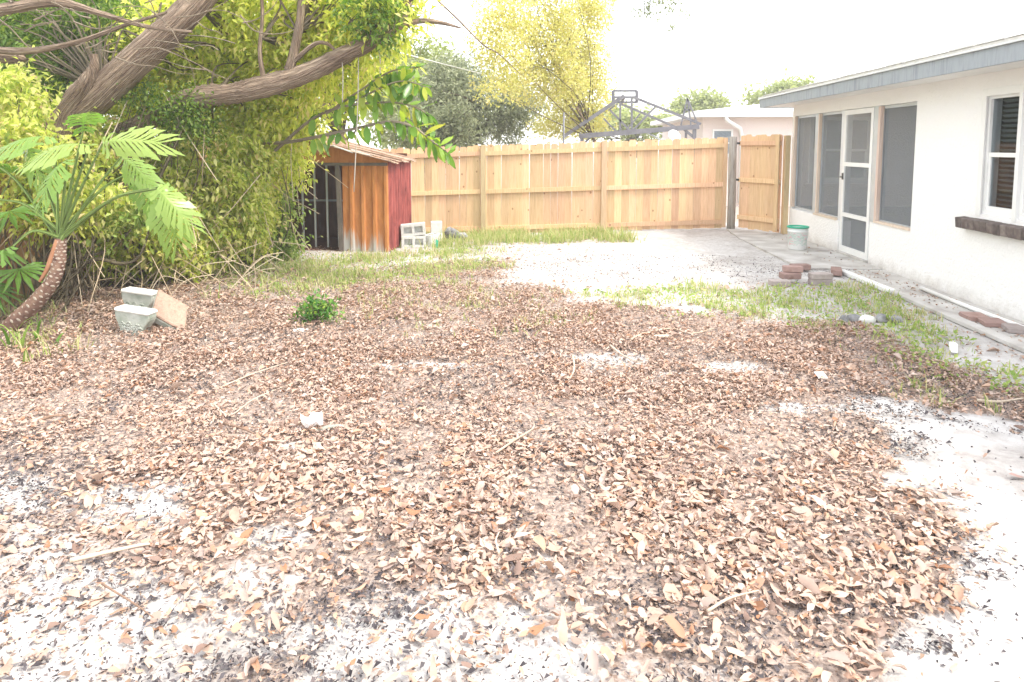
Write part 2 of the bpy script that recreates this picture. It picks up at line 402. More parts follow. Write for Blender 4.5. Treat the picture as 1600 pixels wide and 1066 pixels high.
def smooth_path(pts, k=6):
    """Catmull-Rom through pts (last column may be a radius)"""
    p = np.asarray(pts, float); p = np.vstack([2 * p[0] - p[1], p, 2 * p[-1] - p[-2]]); out = []
    for i in range(1, len(p) - 2):
        for t in np.linspace(0, 1, k, endpoint=False):
            out.append(.5 * (2 * p[i] + (p[i + 1] - p[i - 1]) * t + (2 * p[i - 1] - 5 * p[i] + 4 * p[i + 1] - p[i + 2]) * t * t + (3 * p[i] - p[i - 1] - 3 * p[i + 1] + p[i + 2]) * t ** 3))
    out.append(p[-2]); return np.array(out)
def tubes_mesh(name, items, n=8, knob=0.0):
    V = []; F = []; B = []; k = 0
    for i, (path, rad) in enumerate(items):
        v, f, b = tube(path, rad, n, knob, i); V += v; B += b; F += [tuple(q + k for q in ff) for ff in f]; k += len(v)
    return npmesh(name, V, F, True, B)

def rotmats(yaw, tilt, ax):
    """rotation: yaw about z, then tilt about the horizontal axis at angle ax"""
    n = len(yaw); c, s = np.cos(yaw), np.sin(yaw); Z = np.zeros(n); O = np.ones(n)
    A = np.stack([np.stack([c, -s, Z], -1), np.stack([s, c, Z], -1), np.stack([Z, Z, O], -1)], -2)
    kx, ky = np.cos(ax), np.sin(ax); ct, st = np.cos(tilt), np.sin(tilt); q = 1 - ct
    B = np.stack([np.stack([ct + kx * kx * q, kx * ky * q, ky * st], -1), np.stack([kx * ky * q, ct + ky * ky * q, -kx * st], -1), np.stack([-ky * st, kx * st, ct], -1)], -2)
    return B @ A
def frame_from_dir(d, roll):
    """columns: along = d, across, normal"""
    d = d / (np.linalg.norm(d, axis=1, keepdims=True) + 1e-9)
    up = np.where(np.abs(d[:, 2:3]) > .95, np.array([[1., 0, 0]]), np.array([[0., 0, 1]]))
    a = np.cross(up, d); a /= np.linalg.norm(a, axis=1, keepdims=True) + 1e-9; nn = np.cross(d, a)
    c, s = np.cos(roll)[:, None], np.sin(roll)[:, None]
    return np.stack([d, a * c + nn * s, -a * s + nn * c], -1)
LEAF4 = (np.array([[0, 0, 0], [.45, .5, .10], [1, 0, -.12], [.45, -.5, .10]]), np.array([[0, 1, 2], [0, 2, 3]]))
LEAF6 = (np.array([[0, 0, 0], [.3, .45, .08], [.72, .36, .05], [1, 0, -.1], [.72, -.36, .05], [.3, -.45, .08], [.5, 0, 0]]), np.array([[0, 1, 6], [1, 2, 6], [2, 3, 6], [3, 4, 6], [4, 5, 6], [5, 0, 6]]))
def leaves(name, pos, dirs, L, W, tmpl=LEAF4, roll=None):
    n = len(pos); T, F = tmpl
    if roll is None: roll = rng.uniform(-.9, .9, n)
    Fm = frame_from_dir(dirs, roll)
    loc = T[None] * np.stack([L, W, L], -1)[:, None, :]
    V = np.einsum('nij,nkj->nki', Fm, loc) + pos[:, None, :]
    FF = F[None] + (np.arange(n) * len(T))[:, None, None]
    return npmesh(name, V.reshape(-1, 3), FF.reshape(-1, 3))
def foliage_points(blobs, n, clump=40, spread=.16, droop=.3):
    """leaf bases gathered on little sprays inside lumpy ellipsoids"""
    wts = np.array([b[3] * b[4] * b[5] for b in blobs]) ** .8; wts /= wts.sum()
    nc = max(1, n // clump); pos = []; drs = []; cen = []
    which = rng.choice(len(blobs), nc, p=wts)
    for i in which:
        b = blobs[i]
        while True:
            q = rng.uniform(-1, 1, 3); r = np.linalg.norm(q)
            if r < 1 and r > .25 * rng.random(): break
        c = np.array(b[:3]) + q * np.array(b[3:6]); cen.append(c)
        ax = q / (r + .01) * .6 + rng.normal(0, .5, 3); ax[2] -= droop; ax /= np.linalg.norm(ax)
        t = rng.random(clump)[:, None]
        p = c + ax * (t - .5) * spread * 3 + rng.normal(0, spread * .45, (clump, 3))
        pos.append(p); drs.append(ax * .7 + rng.normal(0, .7, (clump, 3)) + np.array([0, 0, -droop]))
    return np.concatenate(pos), np.concatenate(drs), np.array(cen)

# ------------------------------------------------------------------ survey of the ground cover (world-space outlines)
SAND_R = wpoly((1330, 615), (1420, 668), (1400, 715), (1375, 765), (1470, 770), (1515, 830), (1470, 900), (1500, 950), (1340, 1000), (1260, 1080), (1250, 1200), (2000, 1200), (2000, 690), (1700, 672), (1480, 650))
SAND_L = wpoly((-300, 640), (0, 700), (110, 740), (200, 790), (300, 835), (450, 885), (640, 905), (820, 915), (1000, 935), (1150, 955), (1300, 1000), (1260, 1250), (-300, 1250))
SAND_P = wpoly((790, 432), (870, 398), (800, 378), (985, 366), (1140, 360), (1230, 380), (1330, 428), (1300, 446), (1180, 447), (990, 442))
SMALL = [(600, 572, .55, .08), (930, 562, .45, .2), (1165, 578, .35, .16), (1270, 640, .3, .1), (1335, 640, .4, .08), (840, 880, .08, .06), (220, 800, .35, .12), (450, 700, .12, .08), (1060, 585, .2, .08), (420, 840, .2, .08), (250, 770, .3, .1)]
SMALL = [(*G(a, b)[:2], rx, ry) for a, b, rx, ry in SMALL]
LITTER = wpoly((-500, 430), (0, 450), (180, 435), (330, 425), (470, 415), (600, 420), (780, 410), (800, 440), (900, 470), (1100, 490), (1280, 510), (1450, 550), (1560, 600), (1700, 650), (1500, 660), (1700, 1300), (-500, 1300))
GRASS = [(wpoly((300, 445), (400, 405), (540, 405), (620, 395), (780, 382), (780, 415), (640, 440), (520, 455), (380, 470)), .75, .08),
         (wpoly((605, 375), (640, 352), (760, 350), (900, 351), (985, 358), (980, 375), (880, 374), (760, 384), (640, 390)), .75, .15),
         (wpoly((890, 462), (1060, 446), (1200, 452), (1330, 446), (1420, 466), (1470, 500), (1380, 520), (1250, 512), (1120, 500), (1000, 480)), .7, .06),
         (wpoly((1290, 500), (1440, 500), (1560, 560), (1590, 640), (1510, 625), (1430, 575), (1330, 545)), .22, .06),
         (wpoly((1450, 575), (1555, 590), (1560, 625), (1500, 632)), .5, .08),
         (wpoly((420, 455), (700, 440), (900, 470), (880, 520), (700, 540), (520, 500)), .28, .065),
         (wpoly((-200, 500), (60, 480), (120, 520), (60, 560), (-200, 600)), .3, .12)]
def cover(x, y):
    nz = fbm(x, y, 1.6, 11, 5) - .5; nf = fbm(x, y, 6, 23, 3) - .5
    lit = sstep(-.35, .35, sdist(LITTER, x, y) + nz * 1.2)
    sr = sstep(-.12, .14, sdist(SAND_R, x, y) + nz * .5 + nf * .25)
    sl = sstep(-.30, .35, sdist(SAND_L, x, y) + nz * .8 + nf * .35)
    sp = sstep(-.2, .2, sdist(SAND_P, x, y) + nz * .8 + nf * .3)
    sm = np.zeros(np.shape(x))
    for cx, cy, rx, ry in SMALL:
        q = np.hypot((x - cx) / rx, (y - cy) / ry); sm = np.maximum(sm, sstep(1.4, .5, q + nf * 1.6))
    lit = lit * (1 - .5 * sstep(6.0, 8.4, y + nz * 2))
    lit = lit * (1 - sr) * (1 - .9 * sl) * (1 - sp) * (1 - .85 * sm)
    gr = np.zeros(np.shape(x))
    for pl, d, h in GRASS: gr = np.maximum(gr, min(1, d) * sstep(-.2, .25, sdist(pl, x, y) + nz * .6))
    return lit, sr, sl, sp, sm, gr
# ground sheet, finely divided in the yard and reaching the horizon
xs = np.concatenate([[-150, -90, -50, -25, -14, -9.5], np.arange(-8, 4.4, .055), [4.6, 5.5, 8, 14, 25, 50, 90, 150]])
ys = np.concatenate([[-60, -20, -6, -1, .6], np.arange(1.2, 8, .055), np.arange(8, 14.5, .1), [15.5, 18, 25, 40, 80, 150]])
X, Y = np.meshgrid(xs, ys); nx, ny = len(xs), len(ys)
lit, sr, sl, sp, sm, gr = cover(X, Y)
inyard = ((X > -9) & (X < 4.5) & (Y < 15)).astype(float)
Z = gz(X, Y) + inyard * ((fbm(X, Y, 9, 41, 3) - .5) * .02 + np.maximum(sr, np.maximum(sl, sp)) * (fbm(X, Y, 4.2, 43, 2) - .5) * .05 * (Y < 9))
V = np.stack([X, Y, Z], -1).reshape(-1, 3)
ii = (np.arange(ny - 1)[:, None] * nx + np.arange(nx - 1)[None]).ravel()
me = npmesh('ground', V, np.stack([ii, ii + 1, ii + nx + 1, ii + nx], -1), True)
ca = me.color_attributes.new('cover', 'FLOAT_COLOR', 'POINT')
soilm = np.clip(sp * .36 + gr * .55 + (1 - inyard) + sstep(-.1, .3, X - 3.75) * sstep(9.3, 8.8, Y) * .65 + sstep(.3, 0, np.abs(Y - 9.0) - 4) * 0, 0, 1)
duffm = np.clip(lit * .95 + sl * .48 * sstep(.42, .6, fbm(X, Y, 2.2, 77, 4)) + sp * .30 * sstep(.42, .64, fbm(X, Y, 1.1, 83, 5)) + .25 * (1 - np.maximum.reduce([lit, sr, sl, sp, sm])), 0, 1)
ca.data.foreach_set('color', np.stack([duffm, soilm, gr, np.ones_like(gr)], -1).astype(np.float32).ravel())
ground = link('ground', me, 'yard_soil'); tag(ground, 'white sandy yard ground strewn with brown leaf litter', 'ground', kind='structure')

def in_view(x, y, m=.8):
    return (y > 1.3) & (x > -.83 * y - .1 - m * .4) & (x < .72 * y + .15 + m * .4)

# ------------------------------------------------------------------ dry leaves on the ground
def leaf_variant(k):
    r = np.random.default_rng(100 + k)
    st = [.22, .5, .78]; wd = [.38 + .1 * r.random(), .5, .34 + .1 * r.random()]
    curl = r.uniform(.0, .95); bend = r.uniform(-.6, .8); tw = r.uniform(-.7, .7)
    V = [(0, 0, 0)]
    for t, q in zip(st, wd):
        for s_ in (1, 0, -1):
            V.append((t, s_ * q * .5 * (1 + r.uniform(-.3, .22)), curl * s_ * s_ * q * .5 + bend * t * (1 - t) + tw * s_ * q * (t - .5) + r.uniform(-.07, .07)))
    V.append((1, 0, bend * .1)); V = np.array(V); V[:, 0] -= .5; V[:, 2] -= V[:, 2].min()
    F = [(0, 2, 1), (0, 3, 2)]
    for j in (0, 1):
        a = 1 + 3 * j
        for q in (0, 1): F += [(a + q, a + q + 1, a + q + 4), (a + q, a + q + 4, a + q + 3)]
    F += [(7, 8, 10), (8, 9, 10)]
    return V, np.array(F)
VAR = [leaf_variant(k) for k in range(28)]
VARV = np.stack([v for v, f in VAR]); VARF = VAR[0][1]
N = 720000
lx = rng.uniform(-7.5, 4.3, N); ly = 1.3 + (rng.random(N)) * 11.5
keep = in_view(lx, ly); lx, ly = lx[keep], ly[keep]
lit, sr, sl, sp, sm, gr = cover(lx, ly)
clump = .22 + 1.0 * sstep(.38, .62, fbm(lx, ly, 2.8, 5, 5))
big_ = sstep(3.9, 2.9, ly + (fbm(lx, ly, 1.1, 61, 3) - .5) * 1.6)
dens = (.62 + .38 * (1 - big_)) * lit * (1 - .55 * gr) * clump + sl * .05 * clump + sr * .006 + sp * .03 * sstep(1.6, -.4, lx) + .04 * (1 - sr) * (1 - sp)
keep = rng.random(len(lx)) < np.clip(dens, 0, 1)
lx, ly = lx[keep], ly[keep]; lit = lit[keep]; big_ = big_[keep]
n = len(lx)
near = np.argsort(ly); order = near
lx, ly, lit, big_ = lx[order], ly[order], lit[order], big_[order]
yaw = rng.uniform(0, 6.283, n); tilt = np.abs(rng.normal(0, .42, n)); ax = rng.uniform(0, 6.283, n)
flip = rng.random(n) < .5
LL = np.clip(rng.lognormal(-3.72, .40, n) * (1 + .42 * big_ * (rng.random(n) < .75)), .012, .095); WW = LL * rng.uniform(.55, 1.15, n)
zz = gz(lx, ly) + .006 + rng.random(n) ** 2 * .035 * lit
vi = rng.integers(0, 28, n)
# 300 nearest leaves stay single pieces of the ground
NI = 300
infr = np.where((np.abs(lx / ly + .03) < .70) & (ly > 1.95))[0][:NI]
vmesh = []
for k in range(28):
    m_ = npmesh('fallen_leaf', VARV[k] * np.array([1, .95, 1]), VARF, True); m_.materials.append(MATS['dry_leaf_single']); vmesh.append(m_)
RM = rotmats(yaw, tilt, ax)
for i in infr:
    M3 = Matrix([[float(q) for q in r_] for r_ in RM[i]])
    o = link('fallen_leaf', vmesh[vi[i]], None, ground, (lx[i], ly[i], zz[i] + .012), M3.to_euler(), (LL[i] * 1.1, WW[i], LL[i]))
rest = np.ones(n, bool); rest[infr] = False
hi = rest & (ly < 4.2); lo = rest & (ly >= 4.2)
T = VARV[vi[hi]] * np.stack([LL[hi], WW[hi], np.where(flip[hi], -LL[hi], LL[hi])], -1)[:, None, :]
VV = np.einsum('nij,nkj->nki', RM[hi], T); VV[:, :, 2] -= np.minimum(VV[:, :, 2].min(1), 0)[:, None] * .8
VV += np.stack([lx[hi], ly[hi], zz[hi]], -1)[:, None, :]
nh = hi.sum()
V1 = VV.reshape(-1, 3); F1 = (VARF[None] + (np.arange(nh) * 11)[:, None, None]).reshape(-1, 3)
T4 = LEAF4[0][None] * np.stack([LL[lo] * 1.15, WW[lo] * .7, LL[lo] * 2.0], -1)[:, None, :]
V2 = (np.einsum('nij,nkj->nki', RM[lo], T4) + np.stack([lx[lo], ly[lo], zz[lo] + .01], -1)[:, None, :]).reshape(-1, 3)
F2 = (LEAF4[1][None] + (np.arange(lo.sum()) * 4)[:, None, None]).reshape(-1, 3)
o = link('leaf_litter', npmesh('leaf_litter', np.concatenate([V1, V2]), np.concatenate([F1, F2 + len(V1)]), False), 'dry_leaf', ground)
tag(o, 'carpet of dry tan leaves over the yard', kind='stuff')
print('litter leaves', n)

# dark crumbs of rotten leaf and seed husk; in litter also painted leaf-gap shadow
N = 520000
x = rng.uniform(-5.5, 4, N); y = 1.3 + rng.random(N) ** 1.3 * 9
k = in_view(x, y); x, y = x[k], y[k]
lit, sr, sl, sp, sm, gr = cover(x, y)
cl = sstep(.42, .62, fbm(x, y, 2.6, 55, 5)) * (.25 + 1.1 * sstep(.45, .62, fbm(x, y, 14, 57, 3)))
edge = sstep(-.05, .05, sdist(SAND_R, x, y) + .28) * sstep(.35, .0, sdist(SAND_R, x, y))
d = np.clip(sl * (.22 + 1.3 * cl) + .5 * lit * (.3 + cl) + edge * .8 * cl + sr * .02 + sm * .25 + sp * .22 * cl + sp * .05, 0, 1)  # lit term darkens the leaf gaps like shadow
k = rng.random(len(x)) < d; x, y = x[k], y[k]; n = len(x)
RMd = rotmats(rng.uniform(0, 6.28, n), np.abs(rng.normal(0, .6, n)), rng.uniform(0, 6.28, n))
sz = np.clip(rng.lognormal(-4.62, .45, n), .004, .022)
TT = np.array([[-.6, -.15, 0], [.1, .42, .25], [.65, .05, .02], [-.05, -.38, .12]])[None] * np.stack([sz * 1.15, sz * rng.uniform(.6, 1.3, n), sz * 1.5], -1)[:, None, :]
VV = np.einsum('nij,nkj->nki', RMd, TT) + np.stack([x, y, gz(x, y) + .012], -1)[:, None, :]
o = link('dark_crumbs', npmesh('dark_crumbs', VV.reshape(-1, 3), (np.array([[0, 1, 2], [0, 2, 3]])[None] + (np.arange(n) * 4)[:, None, None]).reshape(-1, 3)), 'debris', ground)
tag(o, 'dark crumbs of rotten leaf on the white sand and darkening the gaps between leaves', kind='stuff')
print('crumbs', n)

# ------------------------------------------------------------------ grass
pos = []; hs = []
for pl, dd, h in GRASS:
    p = np.array(pl); a, b = p.min(0) - .3, p.max(0) + .3
    n = int((b - a).prod() * 420 * dd)
    q = rng.uniform(a, b, (n, 2)); s_ = sdist(pl, q[:, 0], q[:, 1]) + (fbm(q[:, 0], q[:, 1], 1.6, 11, 5) - .5) * 1.2
    cl = fbm(q[:, 0], q[:, 1], 2.4, 91, 4)
    q = q[(rng.random(n) < sstep(-.35, .5, s_) * (.15 + 1.3 * sstep(.42, .64, cl)))]
    q = q[(q[:, 1] < 13.7) & (q[:, 0] < 3.75)]
    k = 5; q = np.repeat(q, k, 0) + rng.normal(0, .025, (len(q) * k, 2))
    pos.append(q); hs.append(h * np.clip(rng.lognormal(0, .4, len(q)), .3, 2.2))
pos = np.concatenate(pos); hs = np.concatenate(hs); n = len(pos)
az = rng.uniform(0, 6.28, n); ln = rng.uniform(.15, 1.0, n); wd = rng.uniform(.0022, .0055, n) * (1 + hs)
dx, dy = np.cos(az), np.sin(az); z0 = gz(pos[:, 0], pos[:, 1]) - .005
Vb = np.zeros((n, 5, 3))
for j, (t, ww) in enumerate(((0, 1), (0, -1), (.55, .8), (.55, -.8), (1, 0))):
    Vb[:, j, 0] = pos[:, 0] + dx * ln * hs * t * t - dy * wd * ww; Vb[:, j, 1] = pos[:, 1] + dy * ln * hs * t * t + dx * wd * ww
    Vb[:, j, 2] = z0 + hs * t * (1 - .25 * ln * t)
o = link('grass', npmesh('grass', Vb.reshape(-1, 3), (np.array([[0, 1, 3], [0, 3, 2], [2, 3, 4]])[None] + (np.arange(n) * 5)[:, None, None]).reshape(-1, 3)), 'grass_blade')
tag(o, 'thin green and straw coloured grass patches among the leaves', 'grass', kind='stuff')
print('blades', n)
# small broad-leaved weeds in the grass
N = 9000
pl_i = rng.choice(4, N, p=[.35, .15, .35, .15]); q = np.zeros((N, 2))
for i in range(4):
    p = np.array(GRASS[i][0]); m_ = pl_i == i; q[m_] = rng.uniform(p.min(0), p.max(0), (m_.sum(), 2))
ok = np.zeros(N, bool)
for i in range(4): m_ = pl_i == i; ok[m_] = sdist(GRASS[i][0], q[m_, 0], q[m_, 1]) + (fbm(q[m_, 0], q[m_, 1], 2.2, 19, 4) - .5) * 2 > .1
q = q[ok & (q[:, 0] < 3.7)]; n = len(q)
d = np.stack([rng.normal(0, 1, n), rng.normal(0, 1, n), rng.uniform(.2, 1.2, n)], -1)
p3 = np.stack([q[:, 0], q[:, 1], gz(q[:, 0], q[:, 1]) + rng.uniform(0, .05, n)], -1)
L = rng.uniform(.02, .055, n)
o = link('ground_weeds', leaves('ground_weeds', p3, d, L, L * .6), 'weed_leaf'); tag(o, 'low broad leaved weeds mixed into the grass', 'weeds', kind='stuff')

# ------------------------------------------------------------------ paths and pads
def sheet(name, poly, z, t, mat, label, sub=1):
    mb = MB(); n = len(poly)
    V = [(x, y, z) for x, y in poly] + [(x, y, z - t) for x, y in poly]
    F = [tuple(range(n))] + [(i, i + n, (i + 1) % n + n, (i + 1) % n) for i in range(n)]
    mb.add(V, F); o = mb.build(name, mat); tag(o, label, name.replace('_', ' '), kind='structure'); return o
sheet('walkway', [(3.32, 9.25), (4.36, 9.25), (4.36, 12.9), (3.95, 13.5), (3.4, 13.6), (3.30, 12.3)], .022, .08, 'walk_concrete', 'pale concrete walkway slab running beside the screened porch')
sheet('side_path', [(3.80, 3.0), (4.395, 3.0), (4.395, 9.24), (3.74, 9.24)], .008, .06, 'walk_concrete', 'dusty concrete strip at the foot of the white wall')

# ------------------------------------------------------------------ the white house
XW = 4.4
house = thing('house', (XW, 7, 0), 'white stucco house with grey fascia and screened porch on the right', 'house')
Y0, Y1 = -1.5, 13.0; ZT = 2.46; TH = .16
mb = MB()
def wseg(y0, y1, z0, z1, x0=XW, x1=XW + TH): mb.box(x0, x1, y0, y1, z0, z1)
PO0, PO1 = 8.66, 12.88          # porch opening
DO0, DO1 = 9.75, 10.72          # door opening
W0, W1, WZ0, WZ1 = 5.85, 7.32, .95, 2.17
wseg(Y0, W0, -.1, ZT); wseg(W0, W1, -.1, WZ0); wseg(W0, W1, WZ1, ZT); wseg(W1, PO0, -.1, ZT)
wseg(PO0, DO0, -.1, .60); wseg(DO1, PO1, -.1, .50, XW - .03); wseg(PO0, PO1, 2.19, ZT); wseg(PO1, Y1, -.1, ZT)
mb.build('wall', 'stucco_white', house)
# rest of the porch: end wall with window, back wall, floor, ceiling
mb = MB(); mb.box(XW + TH + .001, 6.55, Y1 - .15, Y1 - .001, .55, ZT); mb.build('porch_end_wall', 'stucco_pink', house)
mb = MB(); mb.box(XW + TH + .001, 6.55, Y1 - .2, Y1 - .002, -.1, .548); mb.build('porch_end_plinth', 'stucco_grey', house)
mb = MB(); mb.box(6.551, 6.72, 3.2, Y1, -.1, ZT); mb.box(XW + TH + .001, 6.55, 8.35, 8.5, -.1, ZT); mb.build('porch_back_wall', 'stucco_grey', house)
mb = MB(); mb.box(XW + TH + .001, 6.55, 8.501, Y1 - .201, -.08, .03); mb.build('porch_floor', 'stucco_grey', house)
mb = MB(); mb.box(XW + .001, 6.7, Y0, Y1 - .001, ZT + .001, ZT + .05); mb.build('ceiling', 'white_paint', house)
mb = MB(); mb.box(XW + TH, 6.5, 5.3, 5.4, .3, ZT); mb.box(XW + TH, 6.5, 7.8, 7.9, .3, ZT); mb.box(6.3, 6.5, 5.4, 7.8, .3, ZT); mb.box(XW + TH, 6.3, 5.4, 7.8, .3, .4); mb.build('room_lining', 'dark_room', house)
def framed_window(name, parent, org, ux, w_, h_, fr, depth, rail=True, pane='window_glass', fmat='white_paint'):
    """window in a vertical plane: org lower corner, ux unit direction along its width, frame width fr"""
    ux = Vector(ux); nrm = ux.cross(Vector((0, 0, 1))); o = Vector(org)
    def bx(m, a0, a1, z0, z1, d0, d1):
        p = [o + ux * a + nrm * d + Vector((0, 0, z)) for z in (z0, z1) for d in (d0, d1) for a in (a0, a1)]
        m.add(p, [(0, 2, 3, 1), (4, 5, 7, 6), (0, 1, 5, 4), (2, 6, 7, 3), (0, 4, 6, 2), (1, 3, 7, 5)])
    f = MB(); bx(f, 0, fr, 0, h_, -depth, depth); bx(f, w_ - fr, w_, 0, h_, -depth, depth); bx(f, fr, w_ - fr, 0, fr, -depth, depth); bx(f, fr, w_ - fr, h_ - fr, h_, -depth, depth)
    win = f.build(name, fmat, parent)
    if rail:
        r_ = MB(); bx(r_, fr, w_ - fr, h_ * .5 - .022, h_ * .5 + .022, -depth * .7, depth * .7); r_.build('sash_rail', fmat, win)
        s_ = MB(); e = fr + .028
        bx(s_, fr, e, fr, h_ * .5 - .022, -depth * .5, depth * .5); bx(s_, w_ - e, w_ - fr, fr, h_ * .5 - .022, -depth * .5, depth * .5); bx(s_, e, w_ - e, fr, fr + .04, -depth * .5, depth * .5); s_.build('lower_sash', fmat, win)
    parts = [(fr, h_ * .5 - .022), (h_ * .5 + .022, h_ - fr)] if rail else [(fr, h_ - fr)]
    for a, b in parts:
        q = MB(); bx(q, fr + .002, w_ - fr - .002, a, b, -.003, .003); q.build('pane', pane, win)
    return win
framed_window('window', house, (XW + .05, 6.805, WZ0 + .002), (0, 1, 0), .514, WZ1 - WZ0 - .004, .045, .03)
framed_window('window', house, (XW + .05, 5.855, WZ0 + .002), (0, 1, 0), .895, WZ1 - WZ0 - .004, .045, .03)
for q in ((XW - .012, XW + .1, 6.752, 6.803, WZ0 - .02, WZ1 + .06), (XW - .012, XW - .001, 7.30, 7.37, WZ0 - .02, WZ1 + .06), (XW - .012, XW - .001, 6.805, 7.298, WZ1 - .02, WZ1 + .06), (XW - .012, XW - .001, 5.8, 6.75, WZ1 - .02, WZ1 + .06)): MB().box(*q).build('window_trim', 'white_paint', house)
for ya, yb in ((6.85, 7.28), (5.9, 6.7)):      # blinds inside the windows, slat by slat
    mb = MB(); zz_ = WZ0 + .05
    while zz_ < WZ1 - .05:
        mb.bar((XW + .15, ya, zz_), (XW + .15, yb, zz_), .045, .003, (.6, 0, 1)); zz_ += .05
    mb.build('window_blind', 'curtain', house)
# brick sill, each brick a piece
sill = MB().box(XW - .04, XW - .001, 5.70, 7.56, .83, .868).build('window_sill', 'sill_brick', house)
bm_ = MB().box(-.085, .02, 0, .098, -.055, .055, None, .006).mesh('brick'); bm_.materials.append(MATS['sill_brick'])
for i in range(18):
    o = link('brick', bm_, None, sill); o.matrix_parent_inverse = WINV(sill); o.location = (XW - .012 + random.uniform(-.004, .004), 5.69 + i * .1045, .845 + random.uniform(-.003, .003)); o.rotation_euler = (0, R(-6), random.uniform(-.01, .01))
# porch screens
def screen(y0, y1, z0, z1, fr=.04, fmat='alu_frame', sm='insect_screen'):
    f = MB(); x0, x1 = XW + .04, XW + .085
    f.box(x0, x1, y0, y0 + fr, z0, z1); f.box(x0, x1, y1 - fr, y1, z0, z1); f.box(x0, x1, y0 + fr, y1 - fr, z1 - fr, z1); f.box(x0, x1, y0 + fr, y1 - fr, z0, z0 + fr)
    s_ = f.build('porch_screen', fmat, house)
    MB().box(XW + .06, XW + .064, y0 + fr, y1 - fr, z0 + fr, z1 - fr).build('insect_mesh', sm, s_)
    return s_
screen(11.86, 12.878, .505, 2.187); screen(10.81, 11.73, .505, 2.187); screen(8.662, 9.62, .605, 2.187)
mb = MB(); mb.box(XW - .01, XW + .13, 11.732, 11.858, .502, 2.188); mb.build('porch_post', 'alu_frame', house)
mb = MB(); mb.box(XW - .01, XW + .13, 9.622, 9.748, .602, 2.188); mb.build('porch_post', 'alu_frame', house)
mb = MB(); mb.box(XW - .008, XW + .12, 10.722, 10.808, .502, 2.188); mb.build('porch_post', 'metal_white', house)
for q in ((.012, .038, 9.56, 9.621, .634, 2.18), (.016, .038, 8.664, 9.62, .602, .632), (.042, .038, 10.81, 11.73, .501, .53), (.012, .035, 11.69, 11.731, .532, 2.18), (.012, .035, 12.84, 12.877, .532, 2.18)): MB().box(XW - q[0], XW + q[1], *q[2:]).build('wood_stop', 'sill_wood', house)
# screen door
door = MB(); x0, x1 = XW - .012, XW + .028; ya, yb = DO0 + .01, DO1 - .01
for (a, b, c, d) in ((ya, ya + .07, .05, 2.18), (yb - .07, yb, .05, 2.18), (ya + .07, yb - .07, 2.11, 2.18), (ya + .07, yb - .07, .05, .14), (ya + .07, yb - .07, .585, .645), (ya + .07, yb - .07, 1.345, 1.405)): door.box(x0, x1, a, b, c, d)
door = door.build('screen_door', 'white_paint', house)
for (c, d, m_) in ((.14, .585, 'insect_screen'), (.645, 1.345, 'insect_screen'), (1.405, 2.11, 'insect_screen_thin')):
    MB().box(XW + .006, XW + .01, ya + .07, yb - .07, c, d).build('door_panel', m_, door)
hd = MB(); hd.box(x0 - .012, x0 - .001, yb - .06, yb - .015, 1.14, 1.24, None, .004); hd.bar((x0 - .03, yb - .037, 1.18), (x0 - .012, yb - .037, 1.18), .018, .018); hd.bar((x0 - .035, yb - .11, 1.18), (x0 - .035, yb - .02, 1.18), .014, .02); hd.build('door_handle', 'black_plastic', door)
MB().box(XW - .06, XW + .15, DO0 + .002, DO1 - .002, .0, .048).build('threshold', 'walk_concrete', house)
# window in the porch end wall, seen through the screens
framed_window('porch_window', house, (4.66, Y1 - .165, .97), (1, 0, 0), 1.08, 1.2, .06, .03, True)
mb = MB(); mb.box(4.6, 5.82, Y1 - .24, Y1 - .16, .90, .965); mb.build('porch_window_sill', 'stucco_pink', house)
mb = MB(); mb.box(6.50, 6.549, 10.9, 10.98, .03, 2.2); mb.build('porch_door_trim', 'white_paint', house)
# roof: soffit, fascia, drip edge, low pitched shingles
OX, OY = 3.93, 13.5
mb = MB(); mb.box(OX + .03, XW - .001, Y0, OY, 2.385, 2.41); mb.box(XW, 7.2, Y1 + .002, OY, 2.385, 2.41); mb.build('soffit', 'white_paint', house)
roof = MB(); e = .02
roof.add([(OX - e, Y0, 2.55), (OX - e, OY + e, 2.55), (9.2, OY + e, 3.0), (9.2, Y0, 3.0), (OX - e, Y0, 2.575), (OX - e, OY + e, 2.575), (9.2, OY + e, 3.03), (9.2, Y0, 3.03)], [(0, 1, 2, 3), (7, 6, 5, 4), (0, 4, 5, 1), (1, 5, 6, 2), (2, 6, 7, 3), (3, 7, 4, 0)])
roof = roof.build('roof', 'roof_shingle', house)
MB().box(OX, OX + .03, Y0, OY, 2.37, 2.53).build('fascia', 'trim_grey', roof)
MB().add([(OX + .03, OY - .001, 2.37), (OX + .03, OY - .031, 2.37), (7.2, OY - .031, 2.37), (7.2, OY - .001, 2.37), (OX + .03, OY - .001, 2.53), (OX + .03, OY - .031, 2.53), (7.2, OY - .031, 2.80), (7.2, OY - .001, 2.80)], [(0, 1, 2, 3), (7, 6, 5, 4), (0, 4, 5, 1), (1, 5, 6, 2), (2, 6, 7, 3), (3, 7, 4, 0)]).build('gable_fascia', 'trim_grey', roof)
MB().box(OX - .025, OX + .005, Y0, OY + .02, 2.531, 2.549).build('drip_edge', 'metal_white', roof)
for i in range(26):      # shingle tabs standing proud along the eave
    y_ = 2.0 + i * .43
    MB().box(OX - .03, OX + .28, y_, y_ + .415, 2.578, 2.586 + .004 * (i % 3)).build('shingle', 'roof_shingle', roof)
